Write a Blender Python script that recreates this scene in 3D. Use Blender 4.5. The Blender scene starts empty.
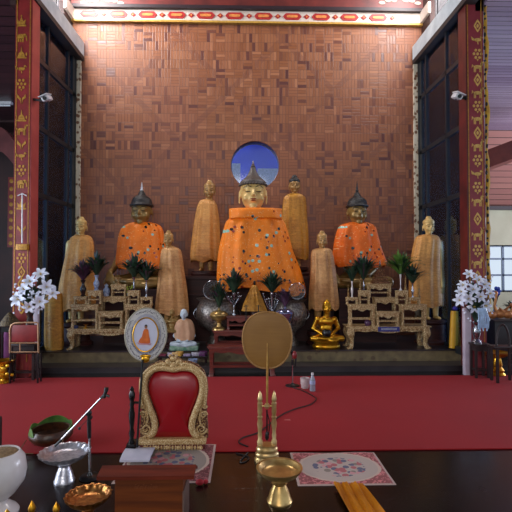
import bpy, bmesh, math, random
from mathutils import Vector, Matrix, noise
random.seed(7)
D = bpy.data; SC = bpy.context.scene; COL = SC.collection
PI = math.pi; sin = math.sin; cos = math.cos; R = math.radians
# ---------------------------------------------------------------- camera, world, light, exposure
F = 450.0; EYE = 1.5; YAW = R(1.4); PITCH = R(1.27)
cd = D.cameras.new('camera'); cd.lens = 36.0*F/512; cd.sensor_width = 36; cd.clip_end = 200
cam = D.objects.new('camera', cd); COL.objects.link(cam)
cam.location = (0, 0, EYE); cam.rotation_euler = (PI/2+PITCH, 0, -YAW); SC.camera = cam
SC.view_settings.view_transform = 'Standard'; SC.view_settings.look = 'None'
SC.view_settings.gamma = 1; SC.view_settings.exposure = -0.12; SC.view_settings.use_curve_mapping = False
W = D.worlds.new('sky'); SC.world = W; W.use_nodes = True
bgn = W.node_tree.nodes['Background']; bgn.inputs[0].default_value = (0.74, 0.86, 1.0, 1); bgn.inputs[1].default_value = 1.0
def area(name, loc, target, sx, sy, power, color):
    l = D.lights.new(name, 'AREA'); l.shape = 'RECTANGLE'; l.size = sx; l.size_y = sy; l.energy = power; l.color = color
    o = D.objects.new(name, l); COL.objects.link(o); o.location = loc
    o.rotation_euler = (Vector(target)-Vector(loc)).to_track_quat('-Z', 'Y').to_euler(); return o
# daylight through the high louvred openings on both sides of the altar and the open left side and hall entrance, plus one added fill at right
area('clerestory_daylight_left', (-3.06, 7.05, 6.35), (-0.9, 8.1, 5.2), 0.95, 1.3, 260, (1.0, 0.95, 0.93))
area('clerestory_daylight_right', (3.19, 7.05, 6.35), (1.3, 8.1, 5.2), 0.95, 1.3, 150, (1.0, 0.95, 0.93))
area('open_side_daylight_left', (-7.5, 3.6, 1.9), (-1, 4.8, 0.2), 5, 2.4, 480, (0.78, 0.87, 1.0))
area('right_ceiling_fill', (11.0, 8.5, 2.2), (7.0, 9.0, 5.2), 6, 2.6, 650, (0.78, 0.82, 1.0))  # added area lamp aimed upward to brighten the right aisle ceiling
area('hall_entrance_daylight', (-1.5, -5.5, 4.6), (-0.2, 8.0, 3.4), 5, 2.4, 185, (1.0, 0.92, 0.82))

def ray(px, py):
    d = Vector(((px-256)/F, 1, (256-py)/F)); d = Matrix.Rotation(PITCH, 3, 'X') @ d; return Matrix.Rotation(-YAW, 3, 'Z') @ d
def P(px, py, Y):                      # pixel -> point on the plane y = Y
    d = ray(px, py); t = Y/d.y; return Vector((d.x*t, Y, EYE+d.z*t))
def G(px, py, z=0.0):                  # pixel -> point on the plane at height z
    d = ray(px, py); t = (z-EYE)/d.z; return Vector((d.x*t, d.y*t, z))

# ---------------------------------------------------------------- materials
def lin(c):
    return tuple(((v/255)/12.92 if v/255 <= .04045 else ((v/255+.055)/1.055)**2.4) for v in c)+(1,)
class NT:
    def __init__(s, name):
        s.m = D.materials.new(name); s.m.use_nodes = True; s.t = s.m.node_tree; s.b = s.t.nodes['Principled BSDF']
    def n(s, ty, **k):
        x = s.t.nodes.new(ty)
        for a, b in k.items(): setattr(x, a, b)
        return x
    def l(s, a, b): s.t.links.new(a, b)
    def put(s, inp, v):
        if hasattr(v, 'is_output') or isinstance(v, bpy.types.NodeSocket): s.l(v, inp)
        else: inp.default_value = v
    def math(s, op, a, b=0.0, c=0.0, clamp=False):
        x = s.n('ShaderNodeMath', operation=op, use_clamp=clamp)
        for i, v in enumerate((a, b, c)): s.put(x.inputs[i], v)
        return x.outputs[0]
    def coord(s, out='Object'):
        return s.n('ShaderNodeTexCoord').outputs[out]
    def xyz(s, v):
        x = s.n('ShaderNodeSeparateXYZ'); s.l(v, x.inputs[0]); return x.outputs
    def comb(s, a, b, c=0.0):
        x = s.n('ShaderNodeCombineXYZ')
        for i, v in enumerate((a, b, c)): s.put(x.inputs[i], v)
        return x.outputs[0]
    def noise(s, v, scale, detail=3):
        x = s.n('ShaderNodeTexNoise'); s.l(v, x.inputs['Vector']); x.inputs['Scale'].default_value = scale; x.inputs['Detail'].default_value = detail
        return x.outputs['Fac']
    def white(s, v):
        x = s.n('ShaderNodeTexWhiteNoise', noise_dimensions='3D'); s.l(v, x.inputs['Vector']); return x.outputs['Value']
    def vor(s, v, scale, out='Distance'):
        x = s.n('ShaderNodeTexVoronoi'); s.l(v, x.inputs['Vector']); x.inputs['Scale'].default_value = scale; return x.outputs[out]
    def mix(s, f, a, b):
        x = s.n('ShaderNodeMix', data_type='RGBA'); s.put(x.inputs[0], f); s.put(x.inputs[6], a); s.put(x.inputs[7], b); return x.outputs[2]
    def ramp(s, f, stops, const=False):
        x = s.n('ShaderNodeValToRGB'); s.l(f, x.inputs[0]); e = x.color_ramp.elements
        if const: x.color_ramp.interpolation = 'CONSTANT'
        while len(e) < len(stops): e.new(.5)
        for i, (p, c) in enumerate(stops): e[i].position = p; e[i].color = c
        return x.outputs[0]
    def bump(s, h, strength, dist=0.01):
        x = s.n('ShaderNodeBump'); s.l(h, x.inputs['Height']); x.inputs['Strength'].default_value = strength; x.inputs['Distance'].default_value = dist
        s.l(x.outputs[0], s.b.inputs['Normal'])
    def base(s, c): s.put(s.b.inputs['Base Color'], c)
def mat(name, rgb, rough=.5, metal=0.0, rgb2=None, scale=20.0, bump=0.0, spec=.5, dist=.01, alpha=None, stretch=None, trans=0.0, sheen=0.0):
    s = NT(name); b = s.b; b.inputs['Roughness'].default_value = rough; b.inputs['Metallic'].default_value = metal
    b.inputs['Specular IOR Level'].default_value = spec
    if trans: b.inputs['Transmission Weight'].default_value = trans
    if sheen: b.inputs['Sheen Weight'].default_value = sheen
    if alpha is not None: b.inputs['Alpha'].default_value = alpha
    c2 = rgb2 or tuple(v*.82 for v in rgb)
    co = s.coord()
    if stretch:
        mp = s.n('ShaderNodeMapping'); s.l(co, mp.inputs[0]); mp.inputs['Scale'].default_value = stretch; co = mp.outputs[0]
    f = s.noise(co, scale, 4)
    f2 = s.math('MULTIPLY_ADD', f, 2.6, -.8, clamp=True)
    s.base(s.mix(f2, lin(c2), lin(rgb)))
    if bump: s.bump(f, bump, dist)
    return s.m
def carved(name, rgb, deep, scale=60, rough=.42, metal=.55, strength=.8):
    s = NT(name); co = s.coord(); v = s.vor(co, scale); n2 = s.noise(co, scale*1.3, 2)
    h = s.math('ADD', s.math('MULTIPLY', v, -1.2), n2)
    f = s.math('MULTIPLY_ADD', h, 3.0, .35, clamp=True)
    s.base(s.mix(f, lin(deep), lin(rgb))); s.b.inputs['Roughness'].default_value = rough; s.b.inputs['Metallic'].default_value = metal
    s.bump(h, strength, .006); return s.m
def wood(name, rgb, dark, rough=.3, scale=3.0, axis='X', spec=.5):
    s = NT(name); mp = s.n('ShaderNodeMapping'); s.l(s.coord(), mp.inputs[0])
    mp.inputs['Scale'].default_value = {'X': (1, 14, 14), 'Y': (14, 1, 14), 'Z': (14, 14, 1)}[axis]
    f = s.noise(mp.outputs[0], scale, 5); f2 = s.math('MULTIPLY_ADD', f, 2.4, -.7, clamp=True)
    s.base(s.mix(f2, lin(dark), lin(rgb))); s.b.inputs['Roughness'].default_value = rough; s.b.inputs['Specular IOR Level'].default_value = spec
    s.bump(f, .1, .002); return s.m

# ---------------------------------------------------------------- mesh builder
class MB:
    def __init__(s): s.v = []; s.f = []; s.mi = []; s.cur = 0
    def add(s, vs, fs):
        o = len(s.v); s.v += [tuple(v) for v in vs]
        for f in fs: s.f.append(tuple(i+o for i in f)); s.mi.append(s.cur)
        return s
    def box(s, x0, x1, y0, y1, z0, z1, M=None):
        vs = [Vector((x, y, z)) for z in (z0, z1) for y in (y0, y1) for x in (x0, x1)]
        if M: vs = [M @ v for v in vs]
        return s.add(vs, [(0, 2, 3, 1), (4, 5, 7, 6), (0, 1, 5, 4), (2, 6, 7, 3), (0, 4, 6, 2), (1, 3, 7, 5)])
    def bbox(s, x0, x1, y0, y1, z0, z1, b=.004, M=None):   # bevelled box
        bm = bmesh.new(); bmesh.ops.create_cube(bm, size=1)
        for v in bm.verts: v.co = Vector((x0+(v.co.x+.5)*(x1-x0), y0+(v.co.y+.5)*(y1-y0), z0+(v.co.z+.5)*(z1-z0)))
        b = min(b, .45*min(x1-x0, y1-y0, z1-z0))
        bmesh.ops.bevel(bm, geom=bm.edges[:], offset=b, segments=2, affect='EDGES', profile=.6)
        bm.verts.index_update(); vs = [(M @ v.co) if M else v.co.copy() for v in bm.verts]
        s.add(vs, [tuple(v.index for v in f.verts) for f in bm.faces]); bm.free(); return s
    def rings(s, rings, cap0=True, cap1=True, closed=True):
        n = len(rings[0]); o = len(s.v)
        for r in rings: s.v += [tuple(p) for p in r]
        for i in range(len(rings)-1):
            for j in range(n if closed else n-1):
                k = (j+1) % n
                s.f.append((o+i*n+j, o+i*n+k, o+(i+1)*n+k, o+(i+1)*n+j)); s.mi.append(s.cur)
        if cap0 and closed: s.f.append(tuple(o+j for j in range(n-1, -1, -1))); s.mi.append(s.cur)
        if cap1 and closed: s.f.append(tuple(o+(len(rings)-1)*n+j for j in range(n))); s.mi.append(s.cur)
        return s
    def lathe(s, prof, c=(0, 0, 0), n=24, flute=0, fa=0.0, cap0=True, cap1=True, M=None, sy=1.0):
        rs = []
        for q in prof:
            r, z = q[0], q[1]; fk = q[2] if len(q) > 2 else 0
            ring = []
            for j in range(n):
                a = 2*PI*j/n; rr = max(r, .0004)*(1+(fk*cos(flute*a) if flute else 0))
                p = Vector((rr*cos(a), rr*sin(a)*sy, z+(fk*fa*cos(flute*a) if flute else 0)))
                p = (M @ p) if M else p
                ring.append(p+Vector(c))
            rs.append(ring)
        return s.rings(rs, cap0, cap1)
    def tube(s, pts, r, n=8, cap=True):
        pts = [Vector(p) for p in pts]; rs = []; up = None
        for i, p in enumerate(pts):
            t = (pts[min(i+1, len(pts)-1)]-pts[max(i-1, 0)]).normalized()
            if up is None: up = t.orthogonal().normalized()
            up = (up-t*up.dot(t)); up = up.normalized() if up.length > 1e-6 else t.orthogonal().normalized()
            w = t.cross(up); ri = r[i] if isinstance(r, (list, tuple)) else r
            rs.append([p+(up*cos(2*PI*j/n)+w*sin(2*PI*j/n))*ri for j in range(n)])
        return s.rings(rs, cap, cap)
    def ell(s, c, r, nu=16, nv=10, M=None):
        rs = []
        for i in range(nv+1):
            th = PI*i/nv; ring = []
            for j in range(nu):
                a = 2*PI*j/nu; p = Vector((r[0]*max(sin(th), .01)*cos(a), r[1]*max(sin(th), .01)*sin(a), -r[2]*cos(th)))
                if M: p = M @ p
                ring.append(p+Vector(c))
            rs.append(ring)
        return s.rings(rs)
    def prism(s, poly, y0, y1, M=None):     # outline in x,z extruded along y
        n = len(poly); vs = [Vector((x, y0, z)) for x, z in poly]+[Vector((x, y1, z)) for x, z in poly]
        if M: vs = [M @ v for v in vs]
        return s.add(vs, [tuple(range(n)), tuple(range(2*n-1, n-1, -1))]+[(i, i+n, (i+1) % n+n, (i+1) % n) for i in range(n)])
    def build(s, name, mats, parent=None, smooth=True, loc=None):
        me = D.meshes.new(name); me.from_pydata(s.v, [], s.f)
        for m in (mats if isinstance(mats, (list, tuple)) else [mats]): me.materials.append(m)
        me.polygons.foreach_set('material_index', s.mi)
        bm = bmesh.new(); bm.from_mesh(me); bmesh.ops.recalc_face_normals(bm, faces=bm.faces)
        for f in bm.faces: f.smooth = smooth
        if smooth:
            for e in bm.edges:
                if len(e.link_faces) == 2 and e.calc_face_angle(0) > .75: e.smooth = False
        bm.to_mesh(me); bm.free()
        o = D.objects.new(name, me); COL.objects.link(o)
        if parent: o.parent = parent
        if loc is not None: o.location = loc
        return o
def tag(o, label=None, cat=None, group=None, kind=None):
    if label: o['label'] = label
    if cat: o['category'] = cat
    if group: o['group'] = group
    if kind: o['kind'] = kind
    return o
def thing(name, loc, label, cat, group=None, rz=0):
    o = D.objects.new(name, None); COL.objects.link(o); o.location = loc; o.rotation_euler = (0, 0, rz); o.empty_display_size = .1
    return tag(o, label, cat, group)
def struct(name, mb, m, smooth=False): return tag(mb.build(name, m, smooth=smooth), kind='structure')
def copy_tree(o, loc, label=None, rz=None, scale=None, parent=None):
    c = o.copy(); COL.objects.link(c)
    if parent: c.parent = parent
    else:
        c.location = loc
        if label: c['label'] = label
        if rz is not None: c.rotation_euler = (0, 0, rz)
        if scale is not None: c.scale = (scale,)*3 if not isinstance(scale, tuple) else scale
    for ch in o.children: copy_tree(ch, None, parent=c)
    return c
def fuse(mb, voxel, smooth_it=4):          # unite overlapping closed shapes into one continuous surface
    me = D.meshes.new('tmp'); me.from_pydata(mb.v, [], mb.f)
    bm = bmesh.new(); bm.from_mesh(me); bmesh.ops.recalc_face_normals(bm, faces=bm.faces); bm.to_mesh(me); bm.free()
    o = D.objects.new('tmp', me); COL.objects.link(o)
    m = o.modifiers.new('r', 'REMESH'); m.mode = 'VOXEL'; m.voxel_size = voxel; m.use_smooth_shade = True
    if smooth_it:
        k = o.modifiers.new('s', 'SMOOTH'); k.factor = .5; k.iterations = smooth_it
    dg = bpy.context.evaluated_depsgraph_get(); dg.update()
    r = D.meshes.new_from_object(o.evaluated_get(dg)); D.objects.remove(o); D.meshes.remove(me)
    for p in r.polygons: p.use_smooth = True
    return r
def mesh_obj(name, me, m, parent=None, loc=None):
    me.name = name; me.materials.clear(); me.materials.append(m)
    o = D.objects.new(name, me); COL.objects.link(o)
    if parent: o.parent = parent
    if loc is not None: o.location = loc
    return o
def cap(mb, p0, p1, r0, r1, n=12):         # tapered capsule
    p0 = Vector(p0); p1 = Vector(p1); d = (p1-p0); L = d.length; q = d.to_track_quat('Z', 'Y').to_matrix()
    prof = [(r0*sin(a), -r0*cos(a)) for a in (.02, .4, .8, 1.2, 1.57)]+[(r1*sin(a), L-r1*cos(a)) for a in (1.57, 2.0, 2.4, 2.8, 3.12)]
    mb.lathe(prof, p0, n, M=q)

# palette
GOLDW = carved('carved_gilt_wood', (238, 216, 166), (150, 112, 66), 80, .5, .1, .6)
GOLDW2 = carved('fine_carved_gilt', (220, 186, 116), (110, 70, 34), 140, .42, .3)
GOLD = mat('polished_gold', (226, 170, 50), .28, .9, (190, 128, 26), 9)
OLDGOLD = mat('aged_gold_face', (224, 190, 120), .42, .2, (190, 152, 88), 6)
BRASS = mat('brass', (216, 182, 118), .3, .75, (170, 132, 74), 12)
SILVER = mat('engraved_silver', (190, 190, 196), .22, .95, (90, 90, 100), 50, .5, dist=.003)
DSILVER = mat('tarnished_silver', (158, 148, 140), .36, .7, (74, 66, 62), 36, .8, dist=.006)
BGOLD = mat('dim_bronze_gold', (160, 128, 70), .35, .35, (112, 84, 44), 7)
BRSIL = mat('bright_silver_spire', (230, 230, 236), .3, .4)
BLACK = mat('black_plastic', (18, 18, 20), .35, 0, (10, 10, 12))
CHROME = mat('chrome_tube', (205, 205, 210), .16, 1.0)
HAIR = mat('black_hair_lacquer', (34, 30, 30), .45, 0, (18, 16, 17), 90, .8)
REDLAC = mat('red_lacquer', (138, 36, 36), .42, 0, (112, 26, 28), 8)
REDWOOD = wood('red_brown_lacquered_wood', (118, 46, 34), (78, 28, 22), .35, 4)
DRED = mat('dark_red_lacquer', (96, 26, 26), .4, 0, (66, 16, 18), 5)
PINKRED = mat('pink_red_paint', (186, 78, 70), .5, 0, (160, 60, 56), 4)  # pinker red of the left pillar's inner side face
GILT = mat('gold_stencil_paint', (196, 144, 52), .45, .25, (150, 100, 34), 40)
WHITE = mat('white_enamel', (226, 226, 230), .35)
PORC = mat('white_porcelain', (222, 214, 212), .18, 0, (205, 196, 194), 6)
LEAF = mat('dark_green_leaf', (44, 70, 50), .4, 0, (24, 42, 34), 12)
LEAFB = mat('fresh_green_leaf', (92, 128, 50), .45, 0, (50, 84, 34), 12)
LEAFP = mat('purple_leaf', (96, 58, 84), .45, 0, (48, 34, 48), 12)
PETAL = mat('white_petal', (232, 236, 248), .6, 0, (206, 212, 236), 12)
SCREEN = mat('dark_recess', (14, 11, 12), .8)
EYEM = mat('painted_eye', (26, 20, 18), .4)
LIP = mat('painted_lip', (150, 52, 40), .45)
# ================================================================ THE SETTING
CX = 0.09; PZ = .25; BWY = 8.12
# --- dark polished plank floor
s = NT('dark_polished_planks'); x, y, z = s.xyz(s.coord('Object'))
row = s.math('FLOOR', s.math('MULTIPLY', y, 6.2)); off = s.white(s.comb(row, 3.0)); colu = s.math('FLOOR', s.math('ADD', s.math('MULTIPLY', x, .45), off))
wn = s.white(s.comb(row, colu, 1.0)); mp = s.n('ShaderNodeMapping'); s.l(s.coord(), mp.inputs[0]); mp.inputs['Scale'].default_value = (1, 18, 1)
gr = s.noise(mp.outputs[0], 3, 4)
s.base(s.mix(s.math('MULTIPLY_ADD', gr, .8, s.math('MULTIPLY', wn, .5), clamp=True), lin((7, 6, 7)), lin((27, 15, 14))))
s.b.inputs['Roughness'].default_value = .22; s.b.inputs['Specular IOR Level'].default_value = .45
gap = s.math('LESS_THAN', s.math('FRACT', s.math('MULTIPLY', y, 6.2)), .03); s.bump(s.math('SUBTRACT', s.math('MULTIPLY', gr, .2), gap), .35, .003)
s.l(s.math('MULTIPLY_ADD', s.noise(s.coord(), 1.6, 3), .22, .13), s.b.inputs['Roughness'])
FLOORM = s.m
struct('floor', MB().box(-12, 13, -6, 16, -.1, 0), FLOORM)
# --- basket-weave terracotta back wall
s = NT('basketweave_terracotta'); co = s.coord('Object'); x, y, z = s.xyz(co)
SZ = .165; NB = 3
u = s.math('DIVIDE', s.math('ADD', x, 20.0), SZ); v = s.math('DIVIDE', s.math('ADD', z, 20.0), SZ)
cu = s.math('FLOOR', u); cv = s.math('FLOOR', v); fu = s.math('FRACT', u); fv = s.math('FRACT', v)
par = s.math('MODULO', s.math('ADD', cu, cv), 2.0)
flip = s.math('GREATER_THAN', s.white(s.comb(cu, cv, 7.0)), .82); par = s.math('MULTIPLY', par, s.math('GREATER_THAN', s.white(s.comb(cu, cv, 3.0)), .35)); par = s.math('ABSOLUTE', s.math('SUBTRACT', par, s.math('MULTIPLY', flip, .999)))
par = s.math('ROUND', par)
def pick(a, b): return s.math('ADD', s.math('MULTIPLY', par, a), s.math('MULTIPLY', s.math('SUBTRACT', 1.0, par), b))
al = pick(fu, fv); ac = pick(fv, fu); acn = s.math('MULTIPLY', ac, float(NB)); bid = s.math('FLOOR', acn); fb = s.math('FRACT', acn)
wn = s.white(s.comb(s.math('ADD', s.math('MULTIPLY', cu, 7.0), bid), cv, par))
e1 = s.math('MINIMUM', fb, s.math('SUBTRACT', 1.0, fb)); e2 = s.math('MULTIPLY', s.math('MINIMUM', al, s.math('SUBTRACT', 1.0, al)), float(NB))
edge = s.math('MULTIPLY', s.math('MINIMUM', e1, e2), 9.0, clamp=True)
big = s.noise(co, .7, 3)
colr = s.ramp(wn, [(0, lin((84, 48, 44))), (.06, lin((100, 58, 46))), (.2, lin((130, 78, 48))), (.6, lin((137, 83, 52))), (.92, lin((143, 89, 57))), (1, lin((158, 102, 68)))])
dia = s.math('ABSOLUTE', s.math('SUBTRACT', s.math('PINGPONG', s.math('MULTIPLY', s.math('ADD', x, 20.0), 1.0), .94), s.math('PINGPONG', s.math('MULTIPLY', z, 1.0), .94)))
dm = s.math('MULTIPLY', s.math('LESS_THAN', dia, .07), s.math('GREATER_THAN', wn, .35))
colr = s.mix(s.math('MULTIPLY', dm, .3), colr, lin((84, 44, 42)))
colr = s.mix(s.math('MULTIPLY_ADD', big, 1.4, -.5, clamp=True), colr, s.mix(.6, colr, lin((128, 68, 58))))
colr = s.mix(edge, lin((98, 60, 44)), colr)
s.base(colr); s.l(s.math('MULTIPLY_ADD', wn, .2, .36), s.b.inputs['Roughness']); s.b.inputs['Specular IOR Level'].default_value = .42
s.bump(s.math('ADD', edge, s.math('MULTIPLY', wn, .5)), .5, .004); BRICK = s.m
# back wall with a round opening
hc = P(255, 165, BWY); hr = 24.3*BWY/F
xl, xr, zt = -3.12, 3.25, 7.4
mb = MB(); n = 48; sq = hr*1.35
for yy in (BWY, BWY+.25):
    ring = [(hc.x+hr*cos(2*PI*k/n+PI/4), yy, hc.z+hr*sin(2*PI*k/n+PI/4)) for k in range(n)]
    def sqp(k):
        a = 2*PI*k/n+PI/4; m_ = max(abs(cos(a)), abs(sin(a))); return (hc.x+sq*cos(a)/m_, yy, hc.z+sq*sin(a)/m_)
    out = [sqp(k) for k in range(n)]
    mb.add(ring+out, [(k, (k+1) % n, n+(k+1) % n, n+k) for k in range(n)])
    for (a, b, c, d_) in ((xl, xr, 0, hc.z-sq), (xl, xr, hc.z+sq, zt), (xl, hc.x-sq, hc.z-sq, hc.z+sq), (hc.x+sq, xr, hc.z-sq, hc.z+sq)):
        mb.add([(a, yy, c), (b, yy, c), (b, yy, d_), (a, yy, d_)], [(0, 1, 2, 3)])
mb.add([(hc.x+hr*cos(2*PI*k/n), yy, hc.z+hr*sin(2*PI*k/n)) for yy in (BWY, BWY+.25) for k in range(n)], [(k, (k+1) % n, n+(k+1) % n, n+k) for k in range(n)])
struct('wall_back', mb, BRICK)
s = NT('blue_glass'); s.b.inputs['Base Color'].default_value = lin((30, 50, 190)); s.b.inputs['Roughness'].default_value = .08; s.b.inputs['Transmission Weight'].default_value = .0
tr = s.n('ShaderNodeBsdfTransparent'); tr.inputs[0].default_value = (.7, .8, 1, 1); gl = s.n('ShaderNodeBsdfGlossy'); gl.inputs[1].default_value = .08
mx = s.n('ShaderNodeMixShader'); mx.inputs[0].default_value = .07; s.l(tr.outputs[0], mx.inputs[1]); s.l(gl.outputs[0], mx.inputs[2])
s.l(mx.outputs[0], s.t.nodes['Material Output'].inputs[0]); BLUEG = s.m
w1 = tag(D.objects.new('window_1', None), kind='structure'); COL.objects.link(w1); w1.location = (hc.x, BWY+.1, hc.z)
RX = Matrix.Rotation(PI/2, 3, 'X')
MB().lathe([(hr*1.0, -.006), (hr*1.0, .006)], n=48, M=RX).build('window_pane', BLUEG, w1)
MB().lathe([(hr*.97, -.02), (hr, -.03), (hr, .03), (hr*.97, .02), (hr*.97, -.02)], n=48, M=RX, cap0=False, cap1=False).build('window_frame', mat('blue_frame', (40, 60, 120), .4), w1)
# --- frieze and beams
FRM = mat('frieze_white', (214, 200, 190), .6, 0, (190, 174, 160), 3)
fz0, fz1 = P(250, 23, BWY).z, P(250, 12.5, BWY).z
mb = MB(); mb.box(xl, xr, BWY-.05, BWY, fz0, fz1); mb.box(xl, xl+.05, 7.7, BWY-.05, fz0, fz1); mb.box(xr-.05, xr, 7.7, BWY-.05, fz0, fz1)
fr = struct('trim_1', mb, FRM)
mb = MB(); zc = (fz0+fz1)/2; hh = (fz1-fz0)*.31; step = 29.0*BWY/F; k = -6
mbi = MB(); mbt = MB()
while k < 7:
    c = P(141.5+29*4, 17, BWY).x+(k-1)*step+.0
    c = P(148.5, 17, BWY).x+k*step*1.0+step*.0
    c = P(206, 17.5, BWY).x+(k)*step
    if xl+.3 < c < xr-.3:
        w_ = .14; mb.prism([(c-w_, zc-hh*.6), (c-w_-.03, zc), (c-w_, zc+hh*.6), (c-w_*.8, zc+hh), (c+w_*.8, zc+hh), (c+w_, zc+hh*.6), (c+w_+.03, zc), (c+w_, zc-hh*.6), (c+w_*.8, zc-hh), (c-w_*.8, zc-hh)], BWY-.062, BWY-.05)
        mbi.prism([(c-.1, zc-.014), (c-.1, zc+.014), (c-.07, zc+.024), (c+.07, zc+.024), (c+.1, zc+.014), (c+.1, zc-.014), (c+.07, zc-.024), (c-.07, zc-.024)], BWY-.07, BWY-.062)
    c2 = c+step/2
    if xl+.2 < c2 < xr-.2:
        mb.prism([(c2-.055, zc), (c2, zc+.045), (c2+.055, zc), (c2, zc-.045)], BWY-.062, BWY-.05)
        mbi.prism([(c2-.02, zc), (c2, zc+.018), (c2+.02, zc), (c2, zc-.018)], BWY-.07, BWY-.062)
    k += 1
o = mb.build('frieze_medallions', mat('frieze_red', (176, 40, 40), .5), fr, False)
o = mbi.build('frieze_centres', mat('frieze_orange', (226, 140, 70), .5), fr, False)
mb = MB(); mb.box(xl, xr, BWY-.07, BWY, fz0-.035, fz0); struct('trim_2', mb, mat('frieze_yellow_line', (196, 150, 66), .4))
mb = MB(); mb.box(xl, xr, BWY-.12, BWY, fz1, fz1+.06); struct('trim_3', mb, mat('dark_moulding', (38, 22, 30), .5))
DRW = mat('dark_red_beam', (112, 40, 34), .5, 0, (70, 24, 24), 3)
struct('trim_4', MB().box(xl, xr, BWY-.08, BWY, fz1+.06, zt), DRW)
for i, px in enumerate((102, 400)):
    c = P(px, 1, BWY-.09); mb = MB()
    for k in range(7):
        a = (k-3)*.11; mb.ell((c.x+a, BWY-.085, c.z+.05-abs(a)*.25+.02*(k % 2)), (.06, .008, .045-.004*abs(k-3)), 10, 6)
    struct('trim_%d' % (5+i), mb, mat('pale_stencil', (190, 176, 160), .6), True)
# --- clerestory side walls with louvred openings
SW = mat('dark_upper_wall', (64, 34, 30), .6, 0, (44, 24, 24), 2)
LV = mat('grey_louvre', (120, 118, 122), .5)
for i, (X, sg) in enumerate(((xl, -1), (xr, 1))):
    a, b = sorted((X, X+sg*.12)); mb = MB()
    mb.box(a, b, 6.42, BWY+.25, 5.1, 5.62); mb.box(a, b, 6.42, BWY+.25, 7.15, zt); mb.box(a, b, 7.74, BWY+.25, 5.62, 7.15); mb.box(a, b, 6.2, 6.42, 5.1, zt)
    mb.box(a, b, -2, 6.2, 5.3, 5.62)
    struct('wall_left' if sg < 0 else 'wall_right', mb, [SW])
    mb = MB()
    for k in range(22):
        yy = 6.45+k*.05; mb.box(a+.02, b-.02, yy, yy+.012, 5.62, 7.15)
    for k in range(3): mb.box(a+.01, b-.01, 6.42, 7.5, 5.62+k*.74, 5.66+k*.74)
    mb.box(a, b, 7.5, 7.54, 5.62, 7.15); struct('window_%d' % (2+i), mb, LV)
# --- nave ceiling, lean-to ceilings
def plankm(name, c1, c2, n, rough=.3):
    s = NT(name); x, y, z = s.xyz(s.coord()); r = s.math('FLOOR', s.math('MULTIPLY', y, n)); wn = s.white(s.comb(r, 1.0))
    mp = s.n('ShaderNodeMapping'); s.l(s.coord(), mp.inputs[0]); mp.inputs['Scale'].default_value = (.6, 6, 6); g = s.noise(mp.outputs[0], 2.5, 4)
    gap = s.math('LESS_THAN', s.math('FRACT', s.math('MULTIPLY', y, n)), .1)
    cc = s.mix(s.math('ADD', s.math('MULTIPLY', wn, .5), s.math('MULTIPLY', g, .5)), lin(c2), lin(c1)); s.base(s.mix(gap, cc, lin(tuple(v*.4 for v in c2))))
    s.b.inputs['Roughness'].default_value = rough; s.bump(s.math('SUBTRACT', g, gap), .4, .006); return s.m
CEIL = plankm('nave_ceiling_planks', (90, 50, 40), (60, 32, 28), 5)
struct('ceiling', MB().box(-3.3, 3.4, -6, 8.4, zt, zt+.1), CEIL)
CR = plankm('right_aisle_planks', (176, 158, 178), (132, 112, 138), 8, .22); CLf = plankm('left_aisle_planks', (78, 44, 50), (46, 26, 34), 3.6, .35)
struct('ceiling_right', MB().box(3.38, 12, -6, 12, 5.2, 5.3), CR)
PK = plankm('pink_sloping_planks', (186, 130, 116), (160, 106, 98), 5, .4)
struct('ceiling_right_slope', MB().add([(3.38, 12, 5.2), (12, 12, 5.2), (12, 14.5, 3.42), (3.38, 14.5, 3.42), (3.38, 12, 5.3), (12, 12, 5.3), (12, 14.6, 3.5), (3.38, 14.6, 3.5)], [(0, 1, 2, 3), (4, 7, 6, 5), (0, 4, 5, 1), (3, 2, 6, 7)]), PK)
mb = MB(); a = P(489, 160, 10.9); b = P(516, 150, 10.6)
mb.tube([a-(b-a)*.4, b+(b-a)*1.2], .3, 4); struct('ceiling_beam_right', mb, mat('red_brown_beam', (132, 56, 44), .5, 0, (104, 40, 34), 4))
struct('trim_7', MB().box(3.38, 12, 14.3, 14.45, 3.32, 3.44), mat('dark_trim', (52, 34, 34), .5))
struct('ceiling_left', MB().box(-12, -3.25, -6, 11.5, 5.2, 5.3), CLf)
a = P(-12, 140, 11.3); mb = MB(); pts = [P(-40+k*5, 138+max(0, (k-7))**2*.9, 11.3) for k in range(13)]
mb.rings([[p+Vector((0, dy, dz)) for dy, dz in ((-.1, -.3), (.1, -.3), (.1, .3), (-.1, .3))] for p in pts]); struct('ceiling_beam_left', mb, mat('dusty_pink_beam', (124, 62, 62), .5, 0, (96, 44, 46), 4))
# --- aisle walls
CREAM = mat('cream_plaster', (196, 192, 162), .7, 0, (182, 176, 146), 1.5)
wa, wb = P(474, 246, 14.5), P(560, 291, 14.5)
mb = MB(); mb.box(3.38, 12, 14.5, 14.7, wa.z, 3.5); mb.box(3.38, 12, 14.5, 14.7, 0, wb.z); mb.box(3.38, wa.x, 14.5, 14.7, wb.z, wa.z); mb.box(wb.x, 12, 14.5, 14.7, wb.z, wa.z)
struct('wall_right_aisle', mb, CREAM)
mb = MB(); FRW = mat('blue_grey_window_frame', (112, 128, 150), .5)
k = 0; xx = wa.x
while xx < wb.x+.01:
    mb.box(xx-.035, xx+.035, 14.5, 14.56, wb.z, wa.z); xx += .48
for zz in (wa.z, wb.z, wa.z-.42, wa.z-.95): mb.box(wa.x, wb.x, 14.5, 14.57, zz-.03, zz+.03)
w4 = struct('window_4', mb, FRW)
s = NT('bright_pane'); s.b.inputs['Base Color'].default_value = (.8, .9, 1, 1)
tr = s.n('ShaderNodeBsdfTransparent'); tr.inputs[0].default_value = (1, 1, 1, 1); s.l(tr.outputs[0], s.t.nodes['Material Output'].inputs[0])
MB().box(wa.x, wb.x, 14.6, 14.61, wb.z, wa.z).build('window_pane', s.m, w4)
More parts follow.
